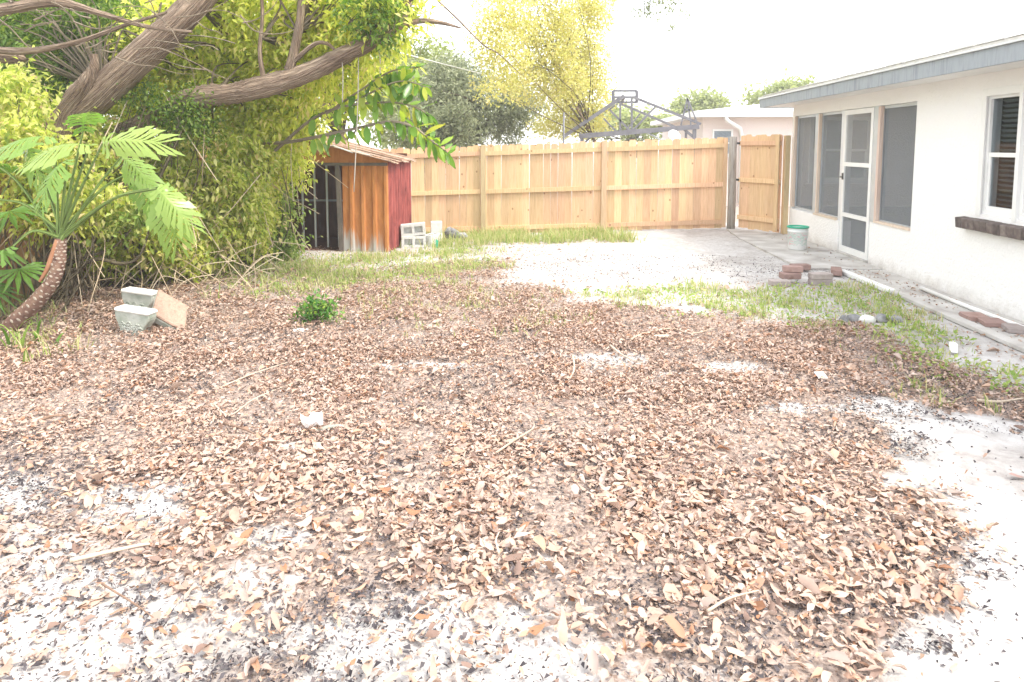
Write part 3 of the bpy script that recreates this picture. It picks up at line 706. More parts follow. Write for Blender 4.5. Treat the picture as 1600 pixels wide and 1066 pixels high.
# pipe and edging at the wall foot
o = MB().tube([(4.19, 7.95, .035), (4.18, 7.0, .033), (4.185, 6.2, .035), (4.2, 4.6, .035)], .022, 10).build('plastic_pipe', 'pvc'); tag(o, 'long white plastic pipe lying along the foot of the white wall', 'pipe')
o = MB().box(-.045, .045, -.62, .62, 0, .05, None, .006).build('edging_board', 'pvc', None, (3.745, 8.35, .01), (0, 0, R(2))); tag(o, 'pale timber edging board on the ground near the screen door', 'board')
o = MB().box(-.05, .05, -1.5, 1.5, 0, .045, None, .008).build('concrete_edging', 'walk_concrete', None, (3.79, 6.2, .004), (0, 0, 0)); tag(o, 'grey concrete edging strip between grass and the wall path', 'edging')

# ------------------------------------------------------------------ board fence at the back
def ftop(x): return 1.83 - .034 * (3.4 - x)
fence = thing('board_fence', (0, 13.8, 0), 'new tan pine board fence across the back of the yard', 'fence')
def picket_mesh(w_, h_, t_=.016, ear=.025):
    V = [(x, y, z) for y in (0, t_) for x, z in ((-w_ / 2, 0), (w_ / 2, 0), (w_ / 2, h_ - ear), (w_ / 2 - ear, h_), (-w_ / 2 + ear, h_), (-w_ / 2, h_ - ear))]
    F = [(0, 1, 2, 3, 4, 5), (11, 10, 9, 8, 7, 6)] + [(i, i + 6, (i + 1) % 6 + 6, (i + 1) % 6) for i in range(6)]
    return MB().add(V, F).mesh('picket')
PK = [picket_mesh(.1405, 1.80), picket_mesh(.1415, 1.81), picket_mesh(.139, 1.79)]
for m_ in PK: m_.materials.append(MATS['pine'])
def put(name, me, parent, loc, rot=(0, 0, 0)):
    o = link(name, me, None, parent); o.location = tuple(float(v) for v in loc); o.rotation_euler = rot; return o
xx = -5.55
while xx < 3.40:
    t = ftop(xx)
    put('picket', PK[random.randrange(3)], fence, (xx, 13.8 + random.uniform(-.003, .003), t - 1.81 + random.uniform(-.01, .01)), (0, random.uniform(-.006, .006), 0)); xx += .1425
posts = [-5.4, -3.9, -1.42, 1.0]
for x_ in posts:
    t = ftop(x_); MB().box(-.05, .05, -.045, .045, 0, 1.86, None, .004).build('post', 'pine_post', fence).location = (x_, 13.75, t - 1.86)
segs = list(zip(posts, posts[1:] + [3.42]))
for a, b in segs:
    for dz in (.17, .94, 1.69):
        pa = (a + .051, 13.777, ftop(a) - dz); pb = (b - .051, 13.777, ftop(b) - dz)
        MB().bar(pa, pb, .04, .085).build('rail', 'pine', fence)
MB().box(-.04, .04, -.02, .025, 0, 1.78, None, .004).build('end_upright', 'pine', fence).location = (3.385, 13.775, .03)
o = MB().tube([(0, 0, -.1), (.006, 0, .6), (-.004, .004, 1.3), (0, 0, 1.83)], [.082, .078, .08, .074], 12).build('old_gate_post', 'old_post', None, (3.50, 13.66, 0)); tag(o, 'weathered grey round post between fence and gate', 'post')
# gate, standing at an angle towards the house corner
GA, GB = Vector((3.63, 13.62, .06)), Vector((4.16, 12.84, .03)); gd = (GB - GA).normalized(); gl = (GB - GA).length; ga = math.atan2(gd.y, gd.x)
gate = thing('fence_gate', GA, 'pine board gate standing ajar between grey post and house corner', 'gate', rz=ga)
np_ = 8
for i in range(np_):
    put('picket', PK[i % 3], gate, (0, 0, 0)); o = C.objects[-1]
    o.matrix_parent_inverse = Matrix.Identity(4); o.location = (.07 + i * (gl - .14) / (np_ - 1), 0.012, -.01 + .012 * math.sin(i * 2.3)); o.rotation_euler = (0, 0, 0)
for z_ in (.2, .93, 1.64):
    MB().box(0, gl, -.04, .011, z_ - .043, z_ + .043, None, .004).build('rail', 'pine', gate, (0, 0, 0))
MB().box(gl - .075, gl + .005, -.075, -.041, .02, 1.80, None, .004).build('stile', 'pine', gate, (0, 0, 0))
for z_ in (.93, 1.64): MB().box(-.06, .03, -.05, -.041, z_ - .02, z_ + .02).build('hinge', 'black_plastic', gate, (0, 0, 0))
o = MB().box(-.048, .048, -.048, .048, -.1, 1.84, None, .005).build('gate_post', 'pine_post', None, (4.28, 12.90, 0), (0, 0, R(8))); tag(o, 'square pine gate post against the corner of the white house', 'post')

# tan boundary fence down the left side, mostly hidden by vines
lf = thing('side_fence', (-5.62, 9, 0), 'old tan board fence behind the vines on the left', 'fence')
PL = picket_mesh(.15, 1.75); PL.materials.append(MATS['tan_board'])
yy = 5.2
while yy < 13.6:
    put('picket', PL, lf, (-5.62 + random.uniform(-.01, .01), yy, -.03 + random.uniform(-.02, .02)), (0, 0, R(90))); yy += .156
for z_ in (.3, .9, 1.5): MB().box(-5.595, -5.555, 5.2, 13.5, z_ - .04, z_ + .04).build('rail', 'tan_board', lf)

# ------------------------------------------------------------------ rusty shed
shed = thing('metal_shed', (-3.98, 11.1, 0), 'rusty orange and red metal shed with open doorway under the tree', 'shed')
SX0, SX1, SY0, SY1, SE, SPK, SPX = -5.36, -2.55, 10.4, 11.93, 1.42, 1.76, -3.98
def corr(a, b, z0f, z1f, n, amp, nrm, prof='trap'):
    """ribbed sheet from a to b with vertical ribs"""
    a = Vector((*a, 0)); b = Vector((*b, 0)); d = b - a; nr = Vector((*nrm, 0)); V = []; F = []
    pr = [(0, 0), (.55, 0), (.66, 1), (.89, 1)] if prof == 'trap' else [(i / 6, .5 - .5 * math.cos(i / 6 * 2 * math.pi)) for i in range(6)]
    ts = [((i + u) / n, v) for i in range(n) for u, v in pr] + [(1, 0)]
    for t, v in ts:
        p = a + d * t + nr * v * amp
        V += [(p.x, p.y, z0f(t)), (p.x, p.y, z1f(t))]
    F = [(2 * i, 2 * i + 2, 2 * i + 3, 2 * i + 1) for i in range(len(ts) - 1)]
    k = len(V); V += [(v[0] - nrm[0] * .004, v[1] - nrm[1] * .004, v[2]) for v in V]
    F += [(2 * i + 1 + k, 2 * i + 3 + k, 2 * i + 2 + k, 2 * i + k) for i in range(len(ts) - 1)]
    return MB().add(V, F)
DX0, DX1 = -4.38, -3.27
def rooft(x): return SE + (SPK - SE) * (1 - abs(x - SPX) / (SX1 - SPX))
corr((DX1, SY0), (SX1, SY0), lambda t: .0, lambda t: SE - .02, 4, .028, (0, -1)).build('front_panel', 'rust_orange', shed)
corr((SX0, SY0), (DX0 - .05, SY0), lambda t: .0, lambda t: SE - .05, 5, .028, (0, -1)).build('front_panel', 'rust_orange', shed)
gb = MB().add([(SX0, SY0 - .012, SE - .05), (SX1, SY0 - .012, SE - .03), (SX1, SY0 - .012, SE + .02), (SPX, SY0 - .012, SPK), (SX0, SY0 - .012, SE), (SX0, SY0 + .005, SE - .05), (SX1, SY0 + .005, SE - .03), (SX1, SY0 + .005, SE + .02), (SPX, SY0 + .005, SPK), (SX0, SY0 + .005, SE)], [(0, 1, 2, 3, 4), (9, 8, 7, 6, 5), (0, 5, 6, 1), (1, 6, 7, 2), (2, 7, 8, 3), (3, 8, 9, 4), (4, 9, 5, 0)])
gb.build('gable_panel', 'rust_orange', shed)
MB().box(SX0, SX1, SY0 - .036, SY0 - .014, SE - .075, SE - .03).build('door_header', 'frame_black', shed)
MB().bar((DX1 - .03, SY0 - .02, 0), (DX1 - .065, SY0 - .02, SE - .076), .07, .05).build('door_jamb', 'frame_black', shed)
MB().box(DX0 - .06, DX0, SY0 - .05, SY0 + .02, 0, SE - .076, None, .004).build('door_jamb', 'concrete_pale', shed)
corr((SX1, SY0), (SX1, SY1), lambda t: .02, lambda t: SE - .01 + .01 * math.sin(t * 40), 9, .05, (1, 0), 'wave').build('side_panel', 'rust_red', shed)
corr((SX0, SY0), (SX0, SY1), lambda t: .0, lambda t: SE - .02, 13, .02, (-1, 0), 'wave').build('side_panel', 'rust_red', shed)
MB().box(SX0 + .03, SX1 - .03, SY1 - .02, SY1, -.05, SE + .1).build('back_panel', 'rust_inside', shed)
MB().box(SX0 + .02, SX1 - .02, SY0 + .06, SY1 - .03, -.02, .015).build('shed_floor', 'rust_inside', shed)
for sx, xe in ((1, SX1 + .12), (-1, SX0 - .1)):
    m_ = MB(); n_ = 9
    for i in range(n_):
        ya, yb = SY0 - .12 + i * (SY1 - SY0 + .2) / n_, SY0 - .12 + (i + 1) * (SY1 - SY0 + .2) / n_
        sag = .02 * math.sin(i * 1.7)
        def rp(x, y, dz): return (x, y, rooft(x) + .03 + dz)
        for y_a, y_b, h_ in ((ya, yb - .04, 0), (yb - .04, yb, .025)):
            m_.add([rp(SPX, y_a, h_), rp(xe, y_a, h_ - sag - .02), rp(xe, y_b, h_ - sag - .02), rp(SPX, y_b, h_), rp(SPX, y_a, h_ - .012), rp(xe, y_a, h_ - sag - .032), rp(xe, y_b, h_ - sag - .032), rp(SPX, y_b, h_ - .012)], [(0, 1, 2, 3), (7, 6, 5, 4), (0, 4, 5, 1), (1, 5, 6, 2), (2, 6, 7, 3), (3, 7, 4, 0)])
    m_.build('roof_sheet', 'rust_roof', shed)
for t in np.linspace(.12, .95, 5):      # bent strips of flashing on the roof edge
    x_ = SPX + (SX1 - SPX) * t; MB().bar((x_ - .16, SY0 - .135, rooft(x_ - .16) + .045), (x_ + .16, SY0 - .125, rooft(x_ + .16) + .02 + .015 * math.sin(t * 20)), .05, .012).build('flashing_strip', 'metal_white' if .5 < t < .8 else 'rust_roof', shed)
lat = MB(); yb_ = SY0 + .35
lat = lat.box(DX0 - .2, DX1 + .05, yb_ - .012, yb_ + .012, .76, .79).build('lattice_rail', 'steel_dark', shed)
for x_ in (-4.25, -4.03, -3.83, -3.63, -3.45): MB().box(x_ - .014, x_ + .014, yb_ - .03, yb_ - .013, .02, 1.34).build('bar', 'alu_frame', lat)

# ------------------------------------------------------------------ concrete blocks beside the shed
def block_mesh():
    m = MB(); L_, W_, H_, t_ = .39, .19, .19, .042
    for a, b, c, d in ((-L_ / 2, L_ / 2, -W_ / 2, -W_ / 2 + t_), (-L_ / 2, L_ / 2, W_ / 2 - t_, W_ / 2), (-L_ / 2, -L_ / 2 + t_, -W_ / 2 + t_, W_ / 2 - t_), (L_ / 2 - t_, L_ / 2, -W_ / 2 + t_, W_ / 2 - t_), (-t_ / 2, t_ / 2, -W_ / 2 + t_, W_ / 2 - t_)):
        m.box(a, b, c, d, -H_ / 2, H_ / 2)
    for sx in (-1, 1): m.box(sx * (t_ / 2), sx * (L_ / 2 - t_), -W_ / 2 + t_, W_ / 2 - t_, -.02, .02)
    return m.mesh('concrete_block')
BM = block_mesh(); BM.materials.append(MATS['block_grey'])
GB_ = 'concrete blocks piled beside the shed'
for (x_, y_, z_, rot, lab) in ((-2.28, 10.95, .10, (R(90), 0, R(12)), 'concrete block lowest and nearest in the pile by the red shed wall'),
                               (-2.29, 10.98, .295, (R(90), R(-5), R(10)), 'concrete block with two open holes on top of the nearest block'),
                               (-2.04, 11.30, .10, (0, 0, R(70)), 'concrete block lying flat behind the nearest block'),
                               (-2.02, 11.62, .20, (0, R(90), R(12)), 'concrete block standing on end at the rear right of the pile')):
    o = link('concrete_block', BM, None, None, (x_, y_, z_ + float(gz(x_, y_))), rot); tag(o, lab, 'block', GB_)
o = MB().add([(0, 0, 0), (.035, .01, 0), (.03, .04, 0), (.0, .035, 0), (.012, .015, .15), (.05, .02, .12), (.02, .03, .13)], [(0, 1, 5, 4), (1, 2, 6, 5), (2, 3, 4, 6), (3, 0, 4), (4, 5, 6)]).build('green_plastic_scrap', 'green_plastic', None, tuple(G(680, 388)))
tag(o, 'small bright green plastic scrap upright in the grass near the blocks', 'scrap')

def lump(name, loc, sx, sy, sz, mat, label, cat, group=None, seed=0, rz=0):
    r = np.random.default_rng(seed); n, m = 12, 7; V = []; F = []
    ph = r.uniform(0, 6, 6)
    for j in range(m + 1):
        th = math.pi * j / m
        for i in range(n):
            a = 2 * math.pi * i / n; k = 1 + .12 * math.sin(2 * a + ph[0]) + .1 * math.sin(3 * a + ph[1] + th * 2) + .08 * math.sin(5 * th + ph[2]) + r.uniform(-.06, .06)
            V.append((sx * math.sin(th) * math.cos(a) * k, sy * math.sin(th) * math.sin(a) * k, sz * (math.cos(th) * k + .6)))
    F = [(j * n + i, (j + 1) * n + i, (j + 1) * n + (i + 1) % n, j * n + (i + 1) % n) for j in range(m) for i in range(n)]
    o = MB().add(V, F, True).build(name, mat, None, loc, (0, 0, rz)); return tag(o, label, cat, group)
lump('rubble_lump', G(705, 370), .13, .1, .1, 'stone_grey', 'grey rubble lump in the grass at the fence foot', 'rubble', seed=1)
lump('rubble_lump', G(722, 372), .1, .08, .06, 'stone_grey', 'smaller grey rubble piece right of the rubble lump', 'rubble', seed=2)
# scalloped grey edging stones in the grass
labs = ['leftmost of the grey edging stones in the grass', 'second grey edging stone from the left in the grass row', 'palest rounded stone in the middle of the grass row', 'fourth grey edging stone from the left in the grass row', 'rightmost of the grey edging stones in the grass']
for i, px in enumerate((1318, 1335, 1354, 1377, 1400)):
    p = G(px, 505 - (2 if i % 2 else 0)); lump('edging_stone', p, .07 if i else .05, .05, .045, 'stone_grey' if i != 2 else 'concrete_pale', labs[i], 'stone', 'edging stones in the grass', 10 + i)

# ------------------------------------------------------------------ pavers
PV = MB().box(-.10, .10, -.05, .05, 0, .06, None, .006).mesh('paver'); PV.materials.append(MATS['paver_red'])
PG_ = MB().box(-.10, .10, -.05, .05, 0, .06, None, .006).mesh('paver'); PG_.materials.append(MATS['paver_grey'])
pv = [('g', (1220, 449), .005, 4, 0, 'pale flat paver at the bottom of the left stack', 1.15), ('r', (1236, 444), .06, 12, R(4), 'reddish paver tilted in the middle of the left stack', 1.15), ('r', (1240, 443), .132, -8, R(-3), 'dark reddish paver on top of the left stack', 1.1),
      ('g', (1284, 447), .0, 0, 0, 'grey paver at the bottom of the right stack', 1.25), ('g', (1284, 447), .075, 3, 0, 'pinkish grey paver on top of the right stack', 1.25), ('r', (1252, 425), .022, 5, 0, 'lone paver lying behind the two stacks', 1.2), ('r', (1309, 432), .022, 70, 0, 'long red paver lying right of the stacks by the edging board', 1.5)]
for kd, px, z_, rz, tl, lab, sc in pv:
    p = G(*px); o = link('paver', PV if kd == 'r' else PG_, None, None, (p[0], p[1] + .05, z_), (tl, 0, R(rz)), (sc, 1.25, 1.2)); tag(o, lab + ' near the porch', 'paver', 'loose pavers near the porch')
for i, (px, lab) in enumerate((((1523, 500), 'red paver set by the wall pipe, farthest of three in a row'), ((1550, 509), 'pinkish paver set by the wall pipe, middle of three in a row'), ((1588, 519), 'grey paver set by the wall pipe, nearest of three in a row'))):
    p = G(*px); o = link('paver', PV if i < 2 else PG_, None, None, (p[0], p[1], .009), (0, 0, R(82 - 4 * i)), (1.1, 1.9, .75)); tag(o, lab, 'paver', 'pavers set along the wall')

# ------------------------------------------------------------------ bucket
bk = G(1249, 393); bucket = thing('bucket', (bk[0], bk[1] + .1, .0), 'white plastic bucket with green rim beside the porch', 'bucket')
MB().lathe([(.0, .004), (.132, .004), (.136, .012), (.150, .28), (.158, .285), (.158, .30), (.150, .302), (.152, .345), (.146, .345), (.130, .02), (0, .02)], 28).build('pail', 'bucket_plastic', bucket, (0, 0, .022))
MB().lathe([(.151, .343), (.165, .343), (.167, .362), (.160, .37), (.145, .365), (.145, .343)], 28).build('rim', 'green_plastic', bucket, (0, 0, .022))
MB().tube([(.16 * math.cos(a), -.165 * math.sin(a) * .5 - .09 * math.sin(a), .31 - .16 * math.sin(a)) for a in np.linspace(0, math.pi, 13)], .003, 5).build('handle', 'alu_frame', bucket, (0, 0, .022))

# ------------------------------------------------------------------ planters and slab
def pedestal(loc, rz, lab, roll):
    """bench leg: a thick plate with curved shoulders, moulded cap and garland"""
    t = thing('bench_pedestal', loc, lab, 'pedestal', 'concrete bench legs by the vines', rz)
    half = [(.102, 0), (.104, .03), (.110, .065), (.124, .10), (.145, .132), (.160, .162), (.166, .19), (.164, .2145)]
    out = [(-x, z) for x, z in half] + [(x, z) for x, z in half[::-1]]; n = len(out); d = .055; b = .008
    V = [(x * .95, -d, z) for x, z in out] + [(x, -d + b, z) for x, z in out] + [(x, d - b, z) for x, z in out] + [(x * .95, d, z) for x, z in out]
    F = [tuple(range(n))[::-1], tuple(range(3 * n, 4 * n))] + [(k * n + i, k * n + (i + 1) % n, (k + 1) * n + (i + 1) % n, (k + 1) * n + i) for k in range(3) for i in range(n)]
    MB().add(V, F).build('body', 'concrete_grey_green', t, (0, 0, 0), (0, roll, 0))  # shaded front painted as a darker body colour
    MB().box(-.168, .168, -.068, .068, .215, .25, None, .012).build('cap', 'concrete_pale', t, (0, 0, 0), (0, roll, 0))  # light on the leg's top painted as a paler cap
    sw = MB()
    for row, (z0, w0) in enumerate(((.10, .105), (.085, .09), (.07, .07))):
        for k, s_ in enumerate(np.linspace(-w0, w0, 13 - 2 * row)):
            z = z0 + .020 * math.sin(k * 1.5 + row); q = .009 + .004 * ((k + row) % 3)
            sw.tube([(s_ + q * math.cos(a), -d - .002, z + q * math.sin(a)) for a in np.linspace(row, 5.0 + row, 7)], .0058, 5)
    sw.build('garland_relief', 'concrete_grey_green', t, (0, 0, 0), (0, roll, 0))
    return t
p1 = G(204, 526); pedestal((p1[0], p1[1] + .06, -.01), R(-6), 'grey green pale capped concrete bench leg in front, beside the leaning slab', R(6))
p2 = G(212, 494); pedestal((p2[0], p2[1] + .06, .0), R(-4), 'grey green concrete bench leg standing behind the front one', R(6))
slab = thing('bench_slab', G(285, 523), 'weathered thick concrete slab leaning beside the two bench legs', 'slab')
c_ = [Vector(P(*q)) for q in ((247, 451, 6.02), (294, 478, 6.02), (290, 521, 5.74), (235, 490, 5.74))]
nr = (c_[1] - c_[0]).cross(c_[3] - c_[0]).normalized()
if nr.y > 0: nr = -nr
def slab_part(name, k, d0, d1, mat):
    m = sum(c_, Vector()) / 4; q = [m + (v - m) * k for v in c_]; q2 = [m + (v - m) * (k - .06) for v in c_]
    V = [v + nr * (d0 - .012) for v in q2] + [v + nr * d0 for v in q] + [v + nr * d1 for v in q] + [v + nr * (d1 + .01) for v in q2]
    F = [(3, 2, 1, 0), (12, 13, 14, 15)] + [(r * 4 + i, r * 4 + (i + 1) % 4, r * 4 + 4 + (i + 1) % 4, r * 4 + 4 + i) for r in range(3) for i in range(4)]
    MB().add(V, F).build(name, mat, slab)
slab_part('slab_body', 1.0, -.07, -.022, 'concrete_grey_green'); slab_part('slab_face', .97, -.010, 0, 'slab_top')

# ------------------------------------------------------------------ litter and twigs
def paper(name, px, pts, label, cat, mat='paper', rz=0, sc=1.0):
    p = G(*px); z0 = float(gz(p[0], p[1])) + (.006 if 'chip' in name else .028)
    V = [(x * sc, y * sc, z * sc) for x, y, z in pts]; n = len(V)
    c = tuple(np.mean(V, 0) + np.array([0, 0, .012]))
    VV = V + [c] + [(x, y, z - .006) for x, y, z in V]
    F = [(i, (i + 1) % n, n) for i in range(n)] + [(i, n + 1 + i, n + 1 + (i + 1) % n, (i + 1) % n) for i in range(n)] + [tuple(range(2 * n, n, -1))]
    o = MB().add(VV, F).build(name, mat, None, (p[0], p[1], z0), (0, 0, rz)); return tag(o, label, cat)
pc = G(488, 676); mb = MB(); n_ = 7; r_ = np.random.default_rng(3)
hz = np.cumsum(r_.normal(0, .006, (n_, n_)), 0) + np.cumsum(r_.normal(0, .006, (n_, n_)), 1) + r_.normal(0, .004, (n_, n_)); hz -= hz.min()
V = [((i / (n_ - 1) - .5) * .12 + r_.normal(0, .004), (j / (n_ - 1) - .5) * .11 + r_.normal(0, .004), .03 + hz[i, j] + .35 * (i / (n_ - 1) - .5) ** 2 * .12 + j * .004) for i in range(n_) for j in range(n_)]
mb.add(V, [(i * n_ + j, i * n_ + j + 1, i * n_ + n_ + j + 1, i * n_ + n_ + j) for i in range(n_ - 1) for j in range(n_ - 1)])
o = mb.build('paper_scrap', 'paper', None, (pc[0], pc[1], float(gz(pc[0], pc[1]))), (0, 0, R(25))); tag(o, 'crumpled white paper scrap on the leaves left of centre', 'paper')
paper('plastic_strip', (512, 680), [(-.06, -.02, 0), (.05, .03, .01), (.055, .045, .012), (-.05, .0, .006)], 'pale greenish strip lying beside the crumpled paper', 'strip', 'concrete_grey_green')
paper('plastic_plate', (1489, 549), [(-.06, -.09, .0), (-.02, -.1, .0), (.07, .06, .02), (.06, .1, .03), (.02, .09, .03), (-.055, -.05, .01)], 'white oblong plastic piece in the thin grass at right', 'plastic')
paper('paper_scrap', (1283, 595), [(-.03, -.03, 0), (.035, -.025, 0), (.03, .045, .02), (-.035, .04, .02)], 'small white paper square on leaves below the grass', 'paper')
paper('wood_offcut', (1024, 533), [(-.16, -.02, 0), (.12, .02, .01), (.17, .06, .01), (.1, .07, .01), (-.14, .02, .0)], 'pale split wood offcut among twigs mid yard', 'wood', 'twig_pale')
paper('concrete_chip', (468, 519), [(-.07, -.03, 0), (.06, -.03, 0), (.07, .03, .01), (-.06, .04, .01)], 'flat pale concrete chip below the small green shrub', 'chip', 'concrete_pale')
paper('concrete_chip', (890, 372), [(-.08, -.05, 0), (.08, -.05, 0), (.07, .05, .02), (-.06, .06, .02)], 'pale stone chip at the edge of the fence grass', 'chip', 'concrete_pale')
paper('concrete_chip', (992, 368), [(-.14, -.05, 0), (.13, -.06, 0), (.12, .06, .01), (-.1, .06, .01)], 'flat pale chip where fence grass meets the sand pad', 'chip', 'concrete_pale')
paper('concrete_chip', (826, 434), [(-.2, -.05, 0), (.2, -.06, 0), (.16, .06, .01), (-.2, .08, .01)], 'flat concrete fragment at the left edge of the sand pad', 'chip', 'walk_concrete')
# standout leaves
o = link('pale_upright_leaf', npmesh('pale_upright_leaf', VARV[3] * np.array([.135, .075, .1]), VARF, True), 'twig_pale', None, tuple(G(877, 1010) + np.array([0, 0, .075])), (R(15), R(-72), R(95))); tag(o, 'large pale curled leaf standing upright at the bottom centre', 'leaf')
o = link('orange_leaf', npmesh('orange_leaf', VARV[5] * np.array([.085, .06, .07]), VARF, True), 'rust_orange' if False else 'paver_red', None, tuple(G(1590, 748) + np.array([0, 0, .012])), (0, R(-10), R(170))); tag(o, 'single orange brown leaf on white sand at the right edge', 'leaf')
tw = [([(690, 552), (720, 560), (745, 561), (785, 548)], .011, 'twig_dark', 'dark curved twig left of the offcut mid yard'),
      ([(953, 548), (975, 563), (1005, 577)], .009, 'twig_pale', 'straight pale stick on bare sand mid yard'),
      ([(895, 565), (897, 585), (888, 602)], .009, 'twig_pale', 'short pale bent stick on leaves left of the straight stick'),
      ([(985, 540), (1010, 527), (1050, 520), (1080, 528), (1115, 520)], .012, 'twig', 'long forked grey twig beside the pale offcut'),
      ([(775, 718), (805, 700), (832, 682), (834, 668)], .007, 'twig', 'thin hooked twig on leaves near the yard centre'),
      ([(110, 892), (160, 880), (215, 866), (235, 862)], .010, 'twig_pale', 'long orange tan stick on dark crumbs at lower left'),
      ([(1105, 972), (1140, 955), (1185, 938)], .006, 'twig_pale', 'thin straight stick on leaves at lower right of centre'),
      ([(60, 668), (85, 662), (112, 659)], .010, 'twig_dark', 'short dark stick in the leaves at far left'),
      ([(345, 610), (400, 590), (480, 563)], .005, 'twig_pale', 'thin pale vine stem on leaves below the small shrub'),
      ([(335, 640), (360, 655), (400, 630), (470, 600)], .005, 'twig_pale', 'long looping pale stem on the leaves at left'),
      ([(1525, 633), (1560, 636), (1600, 634)], .012, 'twig_pale', 'yellow tan stick in the weeds at right edge'),
      ([(780, 880), (775, 862), (780, 848)], .005, 'twig_pale', 'tiny pale upright stem in the leaves at centre'),
      ([(350, 672), (375, 682), (398, 690)], .009, 'twig_dark', 'short dark twig left of the crumpled paper'),
      ([(160, 925), (210, 955), (240, 975)], .004, 'twig_dark', 'thin dark twig on white sand at lower left'),
      ([(640, 980), (660, 965), (680, 955)], .004, 'twig_pale', 'thin pale straw near the bottom centre')]
for pts, r_, m_, lab in tw:
    q = np.array([G(*p) for p in pts]); q[:, 2] = gz(q[:, 0], q[:, 1]) + .035 + rng.uniform(-.004, .012, len(q)); q = smooth_path(q, 5)
    o = MB().tube(q, np.linspace(r_, r_ * .45, len(q)), 6).build('twig', m_); tag(o, lab, 'twig', 'twigs on the ground')

# ------------------------------------------------------------------ small green shrub in the leaves
sp_ = G(487, 511); shrub = thing('small_shrub', sp_, 'small bright green leafy shrub alone in the leaf litter', 'shrub')
pts, drs, _ = foliage_points([(sp_[0] - .05, sp_[1] + .12, .10, .12, .12, .08), (sp_[0] + .08, sp_[1] + .1, .13, .11, .1, .09), (sp_[0], sp_[1] + .14, .17, .08, .08, .07), (sp_[0] - .12, sp_[1] + .1, .07, .07, .06, .05), (sp_[0] + .17, sp_[1] + .12, .09, .06, .06, .05)], 620, 8, .045, -.6)
pts[:, 2] = np.maximum(pts[:, 2], .02); L = rng.uniform(.03, .06, len(pts))
link('foliage', leaves('foliage', pts, drs, L, L * .5), 'shrub_leaf', shrub)
link('stem', tubes_mesh('stem', [(smooth_path([(sp_[0], sp_[1] + .1, 0), (sp_[0] + dx_, sp_[1] + .1 + dy_, .1), (sp_[0] + 2 * dx_, sp_[1] + .1 + 2 * dy_, .2)], 3), .004) for dx_, dy_ in rng.normal(0, .04, (10, 2))], 5), 'branch_dark', shrub)

# ------------------------------------------------------------------ the big leaning tree
def pp(px, py, Y, r): return (*P(px, py, Y), r)
TY = 7.3
tree = thing('leaning_tree', P(40, 465, TY), 'large leaning tree with thick bare limbs at upper left', 'tree')
def limb(name, pts, n=14, knob=.10, mat='bark', k=7):
    q = smooth_path(pts, k); return link(name, tubes_mesh(name, [(q[:, :3], q[:, 3])], n, knob), mat, tree)
limb('trunk', [pp(35, 480, TY, .26), pp(45, 380, TY, .21), pp(70, 290, TY, .19), pp(100, 200, TY, .18), pp(165, 140, TY, .175), pp(240, 70, TY, .165), pp(310, 0, TY + .1, .15), pp(380, -90, TY + .3, .13), pp(430, -210, TY + .6, .12), pp(470, -360, TY + 1, .06)], 18)
limb('limb', [pp(75, 300, TY + .35, .14), pp(160, 225, TY + .4, .12), pp(240, 185, TY + .4, .10), pp(292, 160, TY + .35, .135), pp(325, 150, TY + .3, .13), pp(365, 146, TY + .3, .115), pp(400, 138, TY + .3, .125), pp(470, 118, TY + .3, .112), pp(530, 90, TY + .3, .10), pp(585, 62, TY + .3, .085), pp(625, 30, TY + .3, .06), pp(650, -30, TY + .4, .04)], 16, .16, k=9)
limb('branch', [pp(620, 45, TY + .3, .035), pp(655, 33, TY + .4, .032), pp(690, 36, TY + .4, .024), pp(720, 44, TY + .5, .01)], 9)
limb('limb', [pp(85, 250, TY - .1, .12), pp(112, 165, TY - .12, .115), pp(134, 132, TY - .15, .095), pp(147, 105, TY - .15, .05), pp(146, 85, TY - .15, .042)], 12)
limb('cut_stub', [pp(-80, 84, TY - .3, .085), pp(-20, 87, TY - .3, .08), pp(28, 89, TY - .3, .075), pp(32, 89, TY - .3, .05), pp(33, 89, TY - .3, .001)], 12)
limb('limb', [pp(-60, 30, TY - .8, .06), pp(20, 12, TY - .8, .055), pp(90, 4, TY - .8, .045), pp(160, 22, TY - .8, .028), pp(230, 42, TY - .8, .02), pp(300, 50, TY - .8, .012)], 10)
limb('limb', [pp(-40, 75, TY - .6, .04), pp(40, 80, TY - .6, .035), pp(120, 66, TY - .6, .026), pp(200, 38, TY - .6, .02), pp(260, 20, TY - .6, .015)], 10)
limb('branch', [pp(452, 110, TY + .3, .06), pp(462, 70, TY + .3, .05), pp(470, 20, TY + .3, .045), pp(478, -60, TY + .3, .04)], 10)
limb('branch', [pp(412, 125, TY + .3, .03), pp(406, 80, TY + .3, .025), pp(410, 20, TY + .3, .02), pp(405, -40, TY + .3, .018)], 8)
limb('branch', [pp(455, 100, TY + .3, .03), pp(490, 70, TY + .25, .024), pp(510, 68, TY + .25, .02), pp(525, 80, TY + .3, .018)], 8)
limb('branch', [pp(685, 2, TY + 1.2, .012), pp(715, 30, TY + 1.2, .011), pp(755, 70, TY + 1.3, .009), pp(780, 85, TY + 1.4, .007), pp(815, 118, TY + 1.5, .004)], 6)
